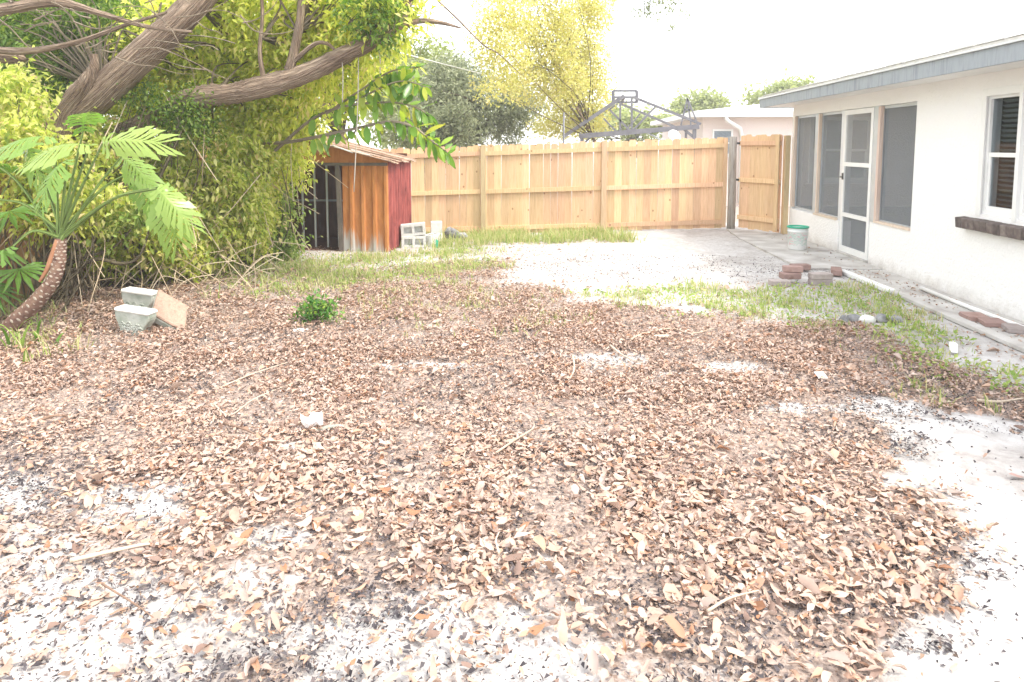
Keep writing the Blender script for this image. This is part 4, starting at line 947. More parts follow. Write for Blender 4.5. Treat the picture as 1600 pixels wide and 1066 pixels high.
# bare twigs, upper left and right ends of the limbs
items = []
for i in range(55):
    px, py = rng.uniform(-30, 380), rng.uniform(-30, 115); Yd = TY - rng.uniform(.2, 1.1)
    a = rng.uniform(-.5, .9) + (math.pi if rng.random() < .3 else 0); ln_ = rng.uniform(40, 150); bend = rng.uniform(-.9, .9)
    pts_ = []; x_, y_ = px, py
    for k in range(5):
        pts_.append(pp(x_, y_, Yd + rng.uniform(-.05, .05) + k * .03, .008 * (1 - k / 5.2) * rng.uniform(.6, 1.3))); x_ += math.cos(a) * ln_ / 4; y_ += math.sin(a) * ln_ / 4 - 2; a += bend * .35 + rng.normal(0, .2)
    q = smooth_path(pts_, 3); items.append((q[:, :3], np.maximum(q[:, 3], .0025)))
link('bare_twigs', tubes_mesh('bare_twigs', items, 5), 'bark_pale', tree)
def blob(px, py, Y, rx, ry, rz): return (*P(px, py, Y), rx, ry, rz)
CR = [blob(450, 20, 8.6, 1.2, .9, .6), blob(330, 70, 8.9, 1.1, .8, .8), blob(570, 20, 8.2, .7, .7, .5), blob(500, 90, 8.6, .9, .7, .6), blob(400, 170, 8.8, .9, .6, .6), blob(230, 120, 8.9, 1, .6, .7), blob(600, -60, 8.2, .7, .6, .4), blob(480, -90, 8.6, .9, .6, .4), blob(600, 40, 7.6, .35, .3, .3), blob(640, 5, 7.6, .25, .25, .2)]
pts, drs, cen = foliage_points(CR, 34000, 30, .16, .35)
L = rng.uniform(.07, .13, len(pts)); link('crown', leaves('crown', pts, drs, L, L * .42), 'canopy_leaf', tree)
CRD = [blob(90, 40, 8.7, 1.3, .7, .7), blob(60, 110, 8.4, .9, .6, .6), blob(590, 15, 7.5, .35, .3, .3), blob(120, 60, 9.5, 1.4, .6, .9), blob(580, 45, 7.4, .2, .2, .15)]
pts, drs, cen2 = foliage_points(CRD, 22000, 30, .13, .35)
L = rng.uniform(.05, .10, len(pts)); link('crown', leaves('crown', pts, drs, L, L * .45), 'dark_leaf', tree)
lim = np.array([P(x_, y_, TY + .3) for x_, y_ in ((330, 152), (400, 138), (470, 118), (530, 90), (585, 62), (235, 65), (300, 0), (160, 140), (465, 50), (410, 60))])
items = []
for c in np.concatenate([cen[::9], cen2[::9]]):
    a = lim[np.argmin(np.linalg.norm(lim - c, axis=1))]; m_ = (a + c) / 2 + rng.normal(0, .12, 3) + np.array([0, 0, .1])
    q = smooth_path([a, m_, c], 4); items.append((q, np.linspace(.016, .004, len(q))))
link('branchlets', tubes_mesh('branchlets', items, 5), 'branch_dark', tree)

# ------------------------------------------------------------------ vine thicket along the left fence: separate shrubs
def vine_shrub(base, blobs, n, mat, lab, L0=.06, L1=.115, asp=.42, dead=12, droop=.5, name='vine_shrub'):
    t = thing(name, base, lab, 'shrub', 'overgrown shrubs along the left fence')
    pts, drs, cen = foliage_points(blobs, n, 26, .13, droop); ok = pts[:, 2] > .02; pts, drs = pts[ok], drs[ok]
    L = rng.uniform(L0, L1, len(pts)); link('foliage', leaves('foliage', pts, drs, L, L * asp), mat, t)
    b = np.array(base, float); items = []
    for c in cen[::max(1, len(cen) // 24)]:
        r0 = b + np.array([rng.normal(0, .15), rng.normal(0, .15), 0]); m_ = (r0 + c) / 2 + rng.normal(0, .2, 3)
        q = smooth_path([r0, m_, c], 5); items.append((q, np.linspace(.011, .004, len(q))))
    link('stems', tubes_mesh('stems', items, 5), 'branch_dark', t)
    items = []
    for i in range(dead):
        bl = blobs[rng.integers(len(blobs))]; top = np.array(bl[:3]) + rng.uniform(-1, 1, 3) * np.array(bl[3:6])
        bot = np.array([top[0] + rng.normal(0, .35), top[1] - rng.uniform(-.1, .4), max(.02, top[2] - rng.uniform(.5, 1.4))])
        q = smooth_path([top, (top + bot) / 2 + rng.normal(0, .13, 3), bot], 5); items.append((q, np.linspace(.006, .004, len(q))))
    link('dead_vines', tubes_mesh('dead_vines', items, 5), 'dead_stem', t)
    return t
vine_shrub(G(330, 425), [blob(330, 255, 8.3, .8, .5, .55), blob(360, 330, 8.4, .55, .4, .5), blob(290, 330, 8.2, .6, .4, .45), blob(310, 390, 8.2, .45, .35, .35)], 11000, 'thicket_leaf', 'tall yellow green vine shrub left of the shed', dead=34)
vine_shrub(G(400, 412), [blob(420, 190, 9.0, .6, .5, .4), blob(400, 270, 9.2, .35, .4, .5), blob(385, 350, 9.0, .35, .35, .45), blob(350, 380, 8.8, .4, .35, .3), blob(455, 245, 9.3, .25, .25, .25), blob(448, 268, 9.9, .28, .2, .22), blob(430, 330, 9.9, .22, .2, .35)], 11500, 'canopy_leaf', 'vine shrub hanging over the left side of the shed', dead=22)
vine_shrub(G(230, 440), [blob(230, 300, 7.9, .7, .4, .5), blob(200, 245, 8, .6, .4, .35), blob(270, 395, 7.8, .4, .3, .25), blob(190, 385, 7.6, .45, .2, .25), blob(140, 380, 7.4, .35, .15, .2), blob(250, 350, 7.4, .4, .2, .25)], 12500, 'thicket_leaf', 'pale green shrub behind the two planters', dead=28)
vine_shrub(G(90, 470), [blob(120, 230, 7.4, .6, .3, .45), blob(40, 190, 7.6, .7, .3, .6), blob(60, 300, 7.2, .5, .3, .4), blob(150, 330, 7.3, .4, .25, .3)], 9000, 'thicket_leaf', 'leafy shrub around the foot of the leaning tree', dead=18)
vine_shrub(G(60, 490), [blob(30, 240, 6.5, .45, .15, .35), blob(90, 270, 6.5, .3, .12, .3), blob(140, 310, 6.6, .35, .12, .25), blob(60, 330, 6.4, .4, .12, .25), blob(10, 160, 6.6, .4, .15, .25)], 5200, 'thicket_leaf', 'leafy creeper in front of the leaning trunk', .05, .1, .5, 12)
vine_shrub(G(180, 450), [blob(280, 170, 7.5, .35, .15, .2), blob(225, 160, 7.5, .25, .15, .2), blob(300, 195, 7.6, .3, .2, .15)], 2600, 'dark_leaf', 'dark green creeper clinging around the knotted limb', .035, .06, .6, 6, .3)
vine_shrub(G(420, 402), [blob(425, 330, 9.6, .3, .25, .4), blob(440, 380, 9.5, .25, .2, .2), blob(400, 390, 9.4, .4, .3, .2)], 4200, 'weed_leaf', 'green shrub growing in the shed doorway', dead=14)
# tangle of fallen dead stems at the thicket foot
items = []
for i in range(110):
    c = G(rng.uniform(90, 420), rng.uniform(405, 470)); a = rng.uniform(0, 6.28); l_ = rng.uniform(.15, .5)
    p0 = c + np.array([math.cos(a) * l_, math.sin(a) * l_ * .5, rng.uniform(.0, .1)]); p1 = c - np.array([math.cos(a) * l_, math.sin(a) * l_ * .5, 0]) + np.array([0, .1, rng.uniform(.05, .5)])
    q = smooth_path([p0, (p0 + p1) / 2 + rng.normal(0, .06, 3) + np.array([0, 0, .08]), p1], 4); items.append((q, .0045))
o = link('dead_stem_tangle', tubes_mesh('dead_stem_tangle', items, 5), 'dead_stem'); tag(o, 'tangle of dry straw coloured stems at the foot of the thicket', 'dead stems', kind='stuff')
# curved dark branches low in the thicket
br = thing('bent_sapling', G(115, 455), 'bent dark sapling arching right beneath the split leaf plant', 'sapling')
for pts_ in ([(110, 425, 6.6, .022), (150, 405, 6.6, .02), (190, 412, 6.6, .018), (218, 400, 6.6, .014), (235, 355, 6.7, .009), (250, 330, 6.7, .005)], [(112, 410, 6.7, .02), (140, 400, 6.7, .017), (180, 385, 6.7, .012), (215, 345, 6.7, .006)], [(70, 350, 6.5, .016), (95, 400, 6.6, .02), (112, 440, 6.6, .024), (115, 455, 6.6, .026)]):
    q = smooth_path([pp(*t) for t in pts_], 5); link('stem', tubes_mesh('stem', [(q[:, :3], q[:, 3])], 7), 'branch_dark', br)
pts, drs, _ = foliage_points([blob(210, 345, 6.7, .3, .15, .2), blob(240, 320, 6.7, .25, .15, .15), blob(170, 360, 6.7, .25, .12, .12)], 700, 8, .08, .2); L = rng.uniform(.05, .09, len(pts))
link('foliage', leaves('foliage', pts, drs, L, L * .55), 'weed_leaf', br)

# ------------------------------------------------------------------ rubber tree branch with big hanging leaves
rub = thing('rubber_tree', G(430, 408), 'rubber tree boughs with large glossy leaves hanging over the shed roof', 'tree')
RY = 8.0
RB = [[(400, 225, 8.5, .024), (450, 222, 8.3, .022), (500, 213, 8.1, .02), (560, 200, RY, .018), (610, 190, RY - .1, .016), (645, 198, RY - .2, .013), (672, 218, RY - .3, .01), (704, 242, RY - .3, .005)],
      [(430, 235, 8.4, .022), (490, 185, 8.2, .018), (545, 165, RY, .015), (610, 160, RY, .012), (650, 168, RY, .009), (672, 182, RY, .005)],
      [(510, 178, 8.1, .015), (565, 140, RY, .012), (610, 112, RY, .009), (655, 105, RY, .005)],
      [(550, 160, RY, .012), (620, 128, RY - .1, .01), (665, 135, RY - .2, .005)],
      [(400, 225, 8.5, .022), (360, 300, 8.7, .03), (380, 350, 9.0, .035), (410, 410, 9.6, .04)]]
LEAFB = MB()
st = [(0, 0), (.10, .07), (.28, .145), (.52, .165), (.76, .125), (.91, .06), (1, 0)]
V = []; F = []
for t, q in st: V += [(t, q, .04 * (q / .2)), (t, 0, -.1 * t * t), (t, -q, .04 * (q / .2))]
V = [(x, y, z - (.1 * x * x if y else 0)) for x, y, z in V]
for j in range(len(st) - 1):
    a = 3 * j; F += [(a, a + 1, a + 4, a + 3), (a + 1, a + 2, a + 5, a + 4)]
LEAFB = MB().add(V, F, True).mesh('leaf'); LEAFB.materials.append(MATS['rubber_leaf'])
def dir_rot(d, roll):
    f = frame_from_dir(np.array([d], float), np.array([roll]))[0]; return Matrix([[float(v) for v in r_] for r_ in f]).to_euler()
winv = WINV(rub)
for i, b in enumerate(RB):
    q = smooth_path([pp(*t) for t in b], 8); link('branch', tubes_mesh('branch', [(q[:, :3], q[:, 3])], 7), 'bark_pale', rub)
    if i == 4: continue
    m = len(q); nl = (62, 52, 40, 36)[i]; s0 = (12, 7, 4, 3)[i]
    for k in range(nl):
        j = int(s0 + (m - 1 - s0) * (k / (nl - 1)) ** .9); tdir = q[min(j + 1, m - 1), :3] - q[j - 1, :3]; tdir /= np.linalg.norm(tdir)
        side = 1 if k % 2 else -1
        d = tdir * rng.uniform(.15, .7) + np.array([side * .1 + rng.normal(0, .25), side * .55 + rng.normal(0, .2), -rng.uniform(.4, 1.6)])
        if rng.random() < .2: d[2] = rng.uniform(0, .6)
        s_ = rng.uniform(.17, .28) * (.75 if j > m - 4 else 1)
        o = link('leaf', LEAFB, None, rub); o.location = tuple(q[j, :3] + rng.normal(0, .01, 3)); o.rotation_euler = dir_rot(d, rng.uniform(-.8, .8)); o.scale = (s_, s_, s_)
for (x0, y0, x1, y1, Y_, lab) in ((560, 60, 553, 300, 7.6, 'long pale cord hanging from the limb in front of the shed'), (533, 85, 535, 160, 7.55, 'short grey cord hanging left of the long cord'), (590, 72, 594, 115, 7.6, 'short dark cord hanging right of the long cord')):
    a, b = P(x0, y0, Y_), P(x1, y1, Y_); q = smooth_path([a, (a * .6 + b * .4) + np.array([.015, 0, 0]), b], 6)
    o = MB().tube(q, .006 if 'long' in lab else .010, 6).build('rope', 'rope'); tag(o, lab, 'rope')

# ------------------------------------------------------------------ split leaf plant with scarred trunk
ph = G(12, 520); PYD = ph[1]
plant = thing('split_leaf_plant', ph, 'split leaf plant with scarred curved trunk at far left', 'plant')
tq = smooth_path([pp(-12, 540, PYD, .062), pp(22, 505, PYD, .072), pp(58, 470, PYD, .066), pp(84, 436, PYD, .056), pp(93, 402, PYD, .052), pp(95, 372, PYD, .046)], 6)
trunk = link('trunk', tubes_mesh('trunk', [(tq[:, :3], tq[:, 3])], 14, .08), 'scar_trunk', plant)
sc = MB(); n = 12
for r_, z in ((1, 0), (.72, .12), (.35, .06)): sc.v += [(r_ * math.cos(2 * math.pi * i / n), r_ * .62 * math.sin(2 * math.pi * i / n) * (1 - .3 * abs(math.cos(2 * math.pi * i / n))), z) for i in range(n)]
sc.v.append((0, 0, .08)); sc.f = [(j * n + i, j * n + (i + 1) % n, (j + 1) * n + (i + 1) % n, (j + 1) * n + i) for j in range(2) for i in range(n)] + [(2 * n + i, 2 * n + (i + 1) % n, 3 * n) for i in range(n)]; sc.sm = [True] * len(sc.f)
scm = sc.mesh('leaf_scar'); scm.materials.append(MATS['leaf_scar'])
for j in range(2, len(tq) - 1):
    d = tq[j + 1, :3] - tq[j - 1, :3]; d /= np.linalg.norm(d)
    for k in range(7):
        a = 2 * math.pi * (k + .5 * (j % 2)) / 7 + .2; u = np.cross(d, [0, 1, 0]); u /= np.linalg.norm(u); v = np.cross(d, u)
        nn = u * math.cos(a) + v * math.sin(a)
        if nn[1] > .5: continue
        f = np.stack([np.cross(d, nn), d, nn], -1); o = link('leaf_scar', scm, None, trunk); o.location = tuple(tq[j, :3] + nn * tq[j, 3] * .97); o.rotation_euler = Matrix([[float(q_) for q_ in r_] for r_ in f]).to_euler(); o.scale = tuple(np.array([.017, .016, .03]) * rng.uniform(.5, 1.25))
q = smooth_path([pp(62, 440, PYD - .03, .012), pp(74, 420, PYD - .03, .02), pp(84, 395, PYD - .03, .026), pp(92, 375, PYD - .02, .03)], 4)
link('sheath', tubes_mesh('sheath', [(q[:, :3], q[:, 3])], 8), 'sheath', plant)
def lobed_leaf(nl, wid, seed):
    """pinnately lobed blade along +x, length 1"""
    r = np.random.default_rng(seed); V = []; F = []
    def P3(x, y): return (x, y, -.45 * x * x - .55 * abs(y) ** 1.5 + .03 * math.sin(9 * y + 5 * x))
    m = nl * 2 + 1
    for s_ in (1, -1):
        k = len(V); xs_ = np.linspace(0, 1, m)
        V += [P3(x, 0) for x in xs_]
        for i in range(nl):
            xa, xb = xs_[2 * i], xs_[min(2 * i + 2, m - 1)]; xm = (xa + xb) / 2
            env = wid * math.sin(math.pi * (.12 + .8 * xm)) ** .8 * r.uniform(.72, 1.12); swp = .10 + .22 * xm - (.18 if i < 2 else 0)
            y1, y2, y3 = env * .22, env * .7, env
            b = len(V)
            V += [P3(xa + .012 + swp * .3, s_ * y1), P3(xb - .012 + swp * .3, s_ * y1), P3(xa + .006 + swp * .75, s_ * y2), P3(xb + .014 + swp * .75, s_ * y2), P3(xm + swp * 1.05 + .03, s_ * y3), P3(xa + swp * .9 - .02, s_ * y3 * .93)]
            F += [(k + 2 * i, k + 2 * i + 1, b + 1, b), (k + 2 * i + 1, k + 2 * i + 2, b + 1), (b, b + 1, b + 3, b + 2), (b + 2, b + 3, b + 4, b + 5)]
    return MB().add(V, F, True).mesh('leaf')
LB = [lobed_leaf(12, .46, s_) for s_ in range(4)]
for m_ in LB: m_.materials.append(MATS['split_leaf'])
crownp = P(94, 372, PYD)
lv = [((140, 228), PYD - .1, (-.85, -.35, .1), .50, -.7), ((160, 225), PYD - .1, (.85, -.35, .05), .48, .7), ((250, 292), PYD - .05, (.40, -.3, -.9), .48, .4), ((245, 295), PYD - .15, (.8, -.35, -.45), .40, .6), ((84, 215), PYD + .1, (-.7, -.4, .1), .5, -.8), ((0, 312), PYD - .1, (-.9, -.3, .0), .45, -.6), ((20, 385), PYD - .25, (-.9, -.5, -.4), .40, -.4), ((-20, 250), PYD + .1, (-.6, -.3, .2), .45, -.8), ((130, 205), PYD + .25, (.25, -.4, .5), .45, .3), ((45, 225), PYD + .15, (.3, -.6, -.4), .42, .6), ((190, 245), PYD + .2, (.8, -.3, -.2), .42, .9), ((105, 250), PYD - .25, (-.3, -.7, -.5), .38, -.2), ((215, 265), PYD + .3, (.6, -.4, -.5), .40, .4)]
for i, ((px, py), Yd, d, L_, rl) in enumerate(lv):
    e_ = P(px, py, Yd); mid = (crownp * .45 + e_ * .55) + np.array([0, 0, .10 if px > 200 or px < 60 else .02])
    q = smooth_path([crownp + rng.normal(0, .012, 3), mid, e_], 7)
    pe = link('petiole', tubes_mesh('petiole', [(q, np.linspace(.016, .008, len(q)))], 7), 'stem_green', plant)
    o = link('leaf', LB[i % 4], None, plant); o.location = tuple(e_); o.rotation_euler = dir_rot(np.array(d) + rng.normal(0, .12, 3), rl + rng.normal(0, .2)); o.scale = (L_ * .9, L_ * rng.uniform(.7, .9), L_ * .9)
# dark fan leaves behind it and strappy leaves at its foot
fan = thing('fan_leaf_plant', G(-20, 505), 'dark green fan leaf plant at the left edge behind the scarred trunk', 'plant')
def fan_leaf(n=11):
    V = [(0, 0, 0)]; F = []
    for i in range(n):
        a = R(-105 + 210 * i / (n - 1)); w_ = R(8.2); l_ = 1 - .25 * abs(i - n // 2) / (n / 2)
        b = len(V)
        V += [(.5 * l_ * math.cos(a - w_), .5 * l_ * math.sin(a - w_), -.02), (.5 * l_ * math.cos(a + w_), .5 * l_ * math.sin(a + w_), -.02), (.5 * l_ * math.cos(a), .5 * l_ * math.sin(a), .03), (l_ * math.cos(a), l_ * math.sin(a), -.18)]
        F += [(0, b, b + 2), (0, b + 2, b + 1), (b, b + 3, b + 2), (b + 2, b + 3, b + 1)]
    return MB().add(V, F).mesh('leaf')
FL = fan_leaf(); FL.materials.append(MATS['fan_leaf'])
for px, py, Yd, d, s_ in ((15, 330, 6.1, (.6, -.6, -.2), .40), (30, 420, 6.0, (.8, -.5, -.4), .36), (-10, 390, 5.9, (.7, -.7, -.1), .4), (20, 270, 6.3, (.3, -.6, .3), .4), (-20, 450, 5.9, (.9, -.4, -.5), .36)):
    e_ = P(px, py, Yd); q = smooth_path([G(-20, 505), (G(-20, 505) + e_) / 2 + np.array([-.1, 0, .15]), e_], 6)
    link('petiole', tubes_mesh('petiole', [(q, .008)], 6), 'stem_green', fan)
    o = link('leaf', FL, None, fan); o.location = tuple(e_); o.rotation_euler = dir_rot(d, rng.uniform(-.4, .4)); o.scale = (s_,) * 3
strap = thing('strap_leaf_clump', G(25, 545), 'strappy green leaf clump at the foot of the scarred trunk', 'plant')
for i in range(16):
    a = rng.uniform(0, 6.28); l_ = rng.uniform(.2, .45); b = G(25, 545) + np.array([rng.normal(0, .16), rng.normal(0, .1), 0]); w_ = rng.uniform(.012, .022)
    dx_, dy_ = math.cos(a), math.sin(a); V = []
    for t in np.linspace(0, 1, 6):
        c = b + np.array([dx_ * l_ * .5 * t ** 1.6, dy_ * l_ * .5 * t ** 1.6, l_ * (t - .45 * t ** 3)]); ww = w_ * (1 - t ** 2.2)
        V += [tuple(c + np.array([-dy_ * ww, dx_ * ww, 0])), tuple(c + np.array([dy_ * ww, -dx_ * ww, 0]))]
    MB().add(V, [(2 * j, 2 * j + 1, 2 * j + 3, 2 * j + 2) for j in range(5)], True).build('leaf', 'split_leaf', strap)

# ------------------------------------------------------------------ trees beyond the fence
def bg_tree(name, base, blobs, n, mat, lab, L0, L1, asp=.5, tr=.15, clump=30, spread=.3):
    t = thing(name, base, lab, 'tree', 'trees beyond the fence')
    pts, drs, cen = foliage_points(blobs, n, clump, spread, .15); ok = pts[:, 2] > .1; pts, drs = pts[ok], drs[ok]
    L = rng.uniform(L0, L1, len(pts)); link('crown', leaves('crown', pts, drs, L, L * asp), mat, t)
    b = np.array(base, float); c0 = np.mean([q[:3] for q in blobs], 0)
    q = smooth_path([b, (b * .55 + c0 * .45) + rng.normal(0, .1, 3), c0], 6); link('trunk', tubes_mesh('trunk', [(q, np.linspace(tr, tr * .4, len(q)))], 9, .1), 'bark', t)
    items = []
    for c in cen[::max(1, len(cen) // 45)]:
        a = q[rng.integers(len(q) // 2, len(q))]; r_ = smooth_path([a, (a + c) / 2 + rng.normal(0, .2, 3), c], 4); items.append((r_, np.linspace(tr * .28, tr * .05, len(r_))))
    link('branches', tubes_mesh('branches', items, 5), 'branch_dark', t); return t
def ground_under(px, Y): p = P(px, 228, Y); return (p[0], p[1], 0)
bg_tree('yellow_tree', ground_under(990, 19), [blob(770, 60, 14, .5, .4, .6), blob(765, 135, 14, .35, .3, .3), blob(800, 110, 14.5, .5, .4, .6), blob(800, 20, 14.5, .7, .5, .6), blob(850, 60, 16, .9, .8, .9), blob(860, 130, 16.5, 1.0, .8, .6), blob(905, 50, 18, .8, .7, 1.0), blob(905, 150, 18, .9, .7, .7), blob(890, 195, 18, 1.1, .8, .4), blob(830, -40, 16, 1.6, 1, .6), blob(930, 10, 18, .6, .5, .5), blob(925, 110, 18, .6, .5, .6)], 40000, 'yellow_leaf', 'tall yellow leaved tree beyond the middle of the fence', .05, .10, .55, .06, 18, .17)
bg_tree('olive_tree', ground_under(740, 20), [blob(745, 185, 20, 1.3, 1, .9), blob(800, 170, 20, .9, .9, .8), blob(690, 150, 20, .9, .9, 1.0), blob(730, 120, 21, .9, .8, .6)], 15000, 'olive_leaf', 'grey green bushy tree left of the yellow tree', .09, .17, .4, .16, 30, .3)
bg_tree('pale_tree', ground_under(660, 24), [blob(650, 110, 24, 1.4, 1, 1.2), blob(700, 130, 25, 1.2, 1, .8), blob(620, 150, 23, 1.2, 1, 1.5), blob(640, 190, 22, 1.2, 1, 1)], 13000, 'pale_leaf', 'pale hazy tree behind the shed roof', .12, .22, .5, .18, 30, .35)
bg_tree('garden_bush', ground_under(700, 15.5), [blob(705, 200, 15.5, .5, .4, .45), blob(650, 205, 15.3, .6, .4, .4)], 5000, 'olive_leaf', 'grey green bush just above the fence beside the shed', .06, .12, .5, .06, 26, .18)
bg_tree('neighbour_tree', ground_under(560, 15.5), [blob(510, 90, 15.5, 1.2, 1, 1.2), blob(470, 160, 15, 1.2, 1, 1), blob(500, 20, 16, 1.2, 1, .8)], 6500, 'canopy_leaf', 'yellow green tree behind the shed', .10, .18, .5, .16, 30, .3)
bg_tree('neighbour_tree', ground_under(300, 13), [blob(330, 150, 13, 1.8, 1, 1.6), blob(180, 120, 12.5, 1.8, 1, 1.8), blob(260, 20, 13, 2, 1, 1.2), blob(390, 60, 13.5, 1.4, .8, 1.2)], 13000, 'canopy_leaf', 'sunlit tree behind the tan side fence', .09, .16, .5, .2, 30, .28)
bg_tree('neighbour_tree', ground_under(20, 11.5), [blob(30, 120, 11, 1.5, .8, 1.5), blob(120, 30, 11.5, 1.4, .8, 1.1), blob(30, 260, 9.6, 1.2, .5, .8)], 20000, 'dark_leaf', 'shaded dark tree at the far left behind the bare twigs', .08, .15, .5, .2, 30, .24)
bg_tree('far_tree', ground_under(1095, 45), [blob(1095, 165, 45, 1.6, 1.2, .8), blob(1075, 180, 45, 1.4, 1.2, .8)], 3500, 'pale_leaf', 'far pale tree above the neighbouring roof', .2, .35, .6, .2, 22, .4)
bg_tree('far_tree', ground_under(1245, 42), [blob(1245, 142, 42, 1.5, 1.2, .5), blob(1195, 155, 42, 1.2, 1, .4), blob(1225, 150, 42, 1, 1, .5)], 3000, 'pale_leaf', 'far faint tree just above the white house eave', .2, .35, .6, .2, 22, .4)
bg_tree('far_tree', ground_under(1010, 40), [blob(1000, 195, 40, 2.2, 1.5, .7), blob(950, 190, 42, 1.8, 1.2, .9)], 3500, 'pale_leaf', 'far pale trees seen through the steel truss', .2, .35, .6, .2, 22, .4)
# a bough of the yard's oak that dips into the top of the frame
bough = thing('hanging_bough', ground_under(1040, 10.5), 'sparse leafy bough dipping in from the top of the sky', 'bough')
pts, drs, cen = foliage_points([blob(1035, 8, 10, .34, .2, .14), blob(1052, 46, 10, .13, .12, .09), blob(1005, 14, 10, .14, .12, .12), blob(1065, 20, 10, .12, .1, .1), blob(1030, -60, 10, .6, .4, .25)], 1500, 10, .06, .3); L = rng.uniform(.04, .07, len(pts))
link('foliage', leaves('foliage', pts, drs, L, L * .45), 'olive_leaf', bough)
root = P(1040, -220, 10.3); items = [(smooth_path([root, (root + c) / 2 + rng.normal(0, .05, 3), c], 4), .006) for c in cen[::5]]
items.append((smooth_path([P(600, -420, 9.5), P(800, -400, 10), root], 5), .03))
link('stems', tubes_mesh('stems', items, 5), 'branch_dark', bough)
bough.location = bough.location

# ------------------------------------------------------------------ neighbouring house, steel truss, wires
nb = thing('neighbour_house', (7.5, 20, 0), 'pale pink house with white roof beyond the fence', 'house')
MB().box(4.05, 14, 19.0, 26, 0, 2.42).build('wall', 'stucco_pink', nb)
rf = MB().add([(3.65, 18.55, 2.42), (14.4, 18.55, 2.42), (14.4, 26.4, 2.42), (3.65, 26.4, 2.42), (3.65, 18.55, 2.56), (14.4, 18.55, 2.56), (14.4, 26.4, 2.56), (3.65, 26.4, 2.56), (7, 22.4, 3.02), (11, 22.4, 3.02)], [(3, 2, 1, 0), (0, 1, 5, 4), (1, 2, 6, 5), (2, 3, 7, 6), (3, 0, 4, 7), (4, 5, 9, 8), (5, 6, 9), (6, 7, 8, 9), (7, 4, 8)]).build('roof', 'white_paint', nb)
MB().tube([(4.55, 18.6, 2.42), (4.6, 18.62, 2.32), (5.0, 18.85, 2.12), (5.08, 18.95, 1.9), (5.08, 18.95, .1)], .055, 8).build('downspout', 'white_paint', nb)
framed_window('window', nb, (4.3, 18.985, 1.35), (1, 0, 0), .55, .75, .05, .02, True)
MB().box(4.36, 4.8, 19.0 - .012, 19.0 - .002, 1.4, 2.05).build('window_backing', 'alu_frame', nb)

tr = thing('steel_truss_frame', (1.9, 17, 0), 'dark steel gable truss frame standing beyond the fence', 'frame')
def tb(name, a, b, w_=.06, m_='steel_dark'): MB().bar(tuple(P(*a)), tuple(P(*b)), w_, w_).build(name, m_, tr)
tb('tie_beam', (905, 213, 17), (1092, 198, 17), .12)
tb('rafter', (880, 214, 17), (975, 150, 17), .09); tb('rafter', (990, 152, 17), (1095, 194, 17), .06)
tb('web_bar', (969, 160, 17), (969, 206, 17), .045); tb('web_bar', (987, 152, 17), (987, 206, 17), .05); tb('web_bar', (953, 172, 17), (986, 206, 17), .045); tb('web_bar', (1023, 168, 17), (988, 205, 17), .045); tb('web_bar', (943, 185, 17), (963, 206, 17), .04)
tb('rear_rafter', (972, 163, 18.5), (1056, 199, 18.5), .055); tb('rear_rafter', (965, 163, 18.5), (905, 200, 18.5), .055); tb('rear_brace', (1000, 178, 18.5), (978, 204, 18.5), .04)
tb('ridge_bar', (975, 152, 17), (970, 163, 18.5), .06)
tb('post', (909, 213, 17), (909, 340, 17), .08); tb('post', (1085, 198, 17), (1085, 330, 17), .08); tb('knee_brace', (905, 232, 17), (925, 212, 17), .05); tb('knee_brace', (1083, 214, 17), (1066, 200, 17), .06)
bb = thing('framed_backboard', P(976, 160, 17.2), 'small dark framed clear board above the truss peak', 'backboard')
for a, b, w_ in (((958, 142), (958, 161), .07), ((995, 142), (995, 161), .07), ((958, 142), (995, 142), .04), ((958, 152), (995, 152), .03), ((958, 160), (995, 160), .03)): MB().bar(tuple(P(*a, 17.2)), tuple(P(*b, 17.2)), w_, .05).build('frame_bar', 'steel_dark', bb)
q = [P(960, 143, 17.2), P(993, 143, 17.2), P(993, 159, 17.2), P(960, 159, 17.2)]
MB().add([tuple(v) for v in q] + [tuple(v + np.array([0, .008, 0])) for v in q], [(0, 1, 2, 3), (7, 6, 5, 4), (0, 4, 5, 1), (1, 5, 6, 2), (2, 6, 7, 3), (3, 7, 4, 0)]).build('panel', 'insect_screen_thin', bb)
tp = thing('pole_tripod', ground_under(1075, 17.6), 'thin dark tripod of poles at the right end of the truss', 'tripod')
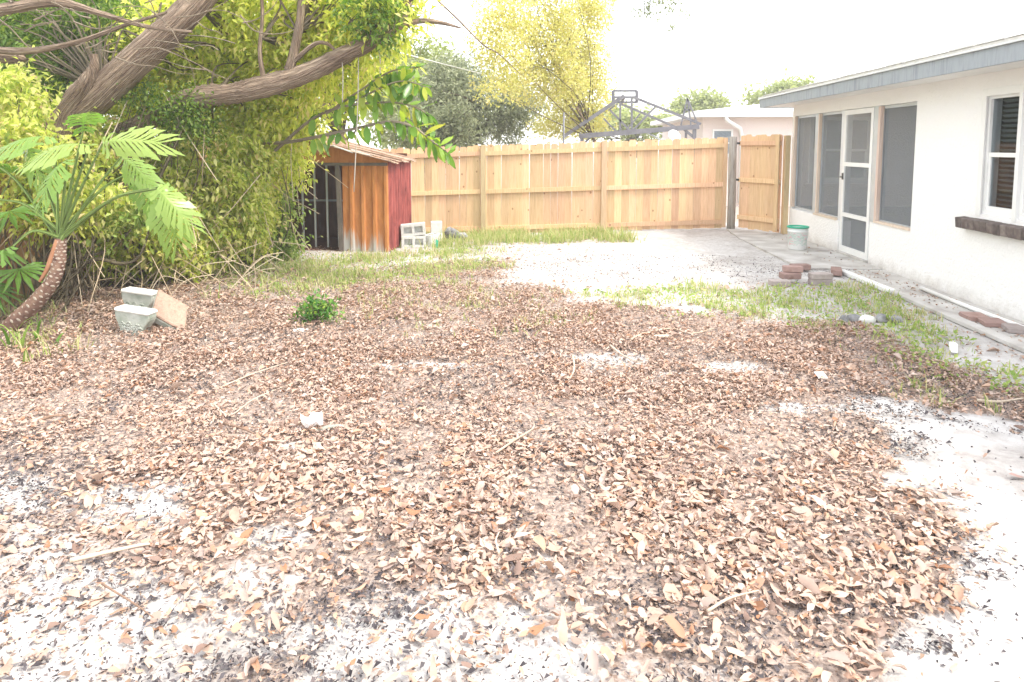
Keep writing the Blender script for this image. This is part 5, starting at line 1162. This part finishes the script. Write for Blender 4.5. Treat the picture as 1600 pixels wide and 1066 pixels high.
for a, b in (((1074, 154), (1064, 196)), ((1074, 154), (1080, 198)), ((1075, 156), (1090, 194)), ((1069, 172), (1079, 172))): MB().bar(tuple(P(*a, 17.4)), tuple(P(*b, 17.4)), .035, .035).build('leg', 'steel_dark', tp)
MB().bar(tuple(P(1072, 196, 17.4)), (*P(1072, 196, 17.4)[:2], 0), .05, .05).build('post', 'steel_dark', tp)
po = MB().tube([(*P(881, 200, 15)[:2], 0), P(881, 176, 15)], .02, 8).build('thin_pole', 'steel_dark'); tag(po, 'thin dark pole behind the fence left of the truss', 'pole')
dish = MB().lathe([(.0, 0), (.12, .015), (.22, .05), (.28, .10), (.285, .105), (.22, .06), (.12, .025), (0, .01)], 20); dish.v = [(x * .55, y * .55, z * .55) for x, y, z in dish.v]
o = dish.build('satellite_dish', 'white_paint', None, tuple(P(1052, 214, 16)), (R(60), 0, R(20))); tag(o, 'white satellite dish peeking over the fence by the truss', 'dish')
MB().tube([(0, 0, -.02), (0, -.25 * 0, -.3), (.0, .9, -1.2)], .025, 6).build('mast', 'alu_frame', o, (0, 0, 0))
a, b = P(560, 65, 14), P(1140, 190, 30)
q = np.array([a * (1 - t) + b * t + np.array([0, 0, -.9 * t * (1 - t)]) for t in np.linspace(0, 1, 24)])
o = MB().tube(q, .012, 5).build('overhead_wire', 'pvc'); tag(o, 'pale overhead wire slanting past the trees to the far house', 'wire')

# ------------------------------------------------------------------ thin haze volume, added to pale the far trees like lens veiling
o = MB().box(-160, 160, -70, 160, -1.4, 9.5).build('haze', None); tag(o, 'thin pale haze volume added over the yard', 'haze', kind='stuff')
hm = bpy.data.materials.new('added_haze'); hm.use_nodes = True; t_ = hm.node_tree; t_.nodes.clear()
ho = t_.nodes.new('ShaderNodeOutputMaterial'); hv = t_.nodes.new('ShaderNodeVolumePrincipled'); hv.inputs['Color'].default_value = (.97, .97, .96, 1); hv.inputs['Density'].default_value = .0030
t_.links.new(hv.outputs[0], ho.inputs['Volume']); o.data.materials.append(hm)
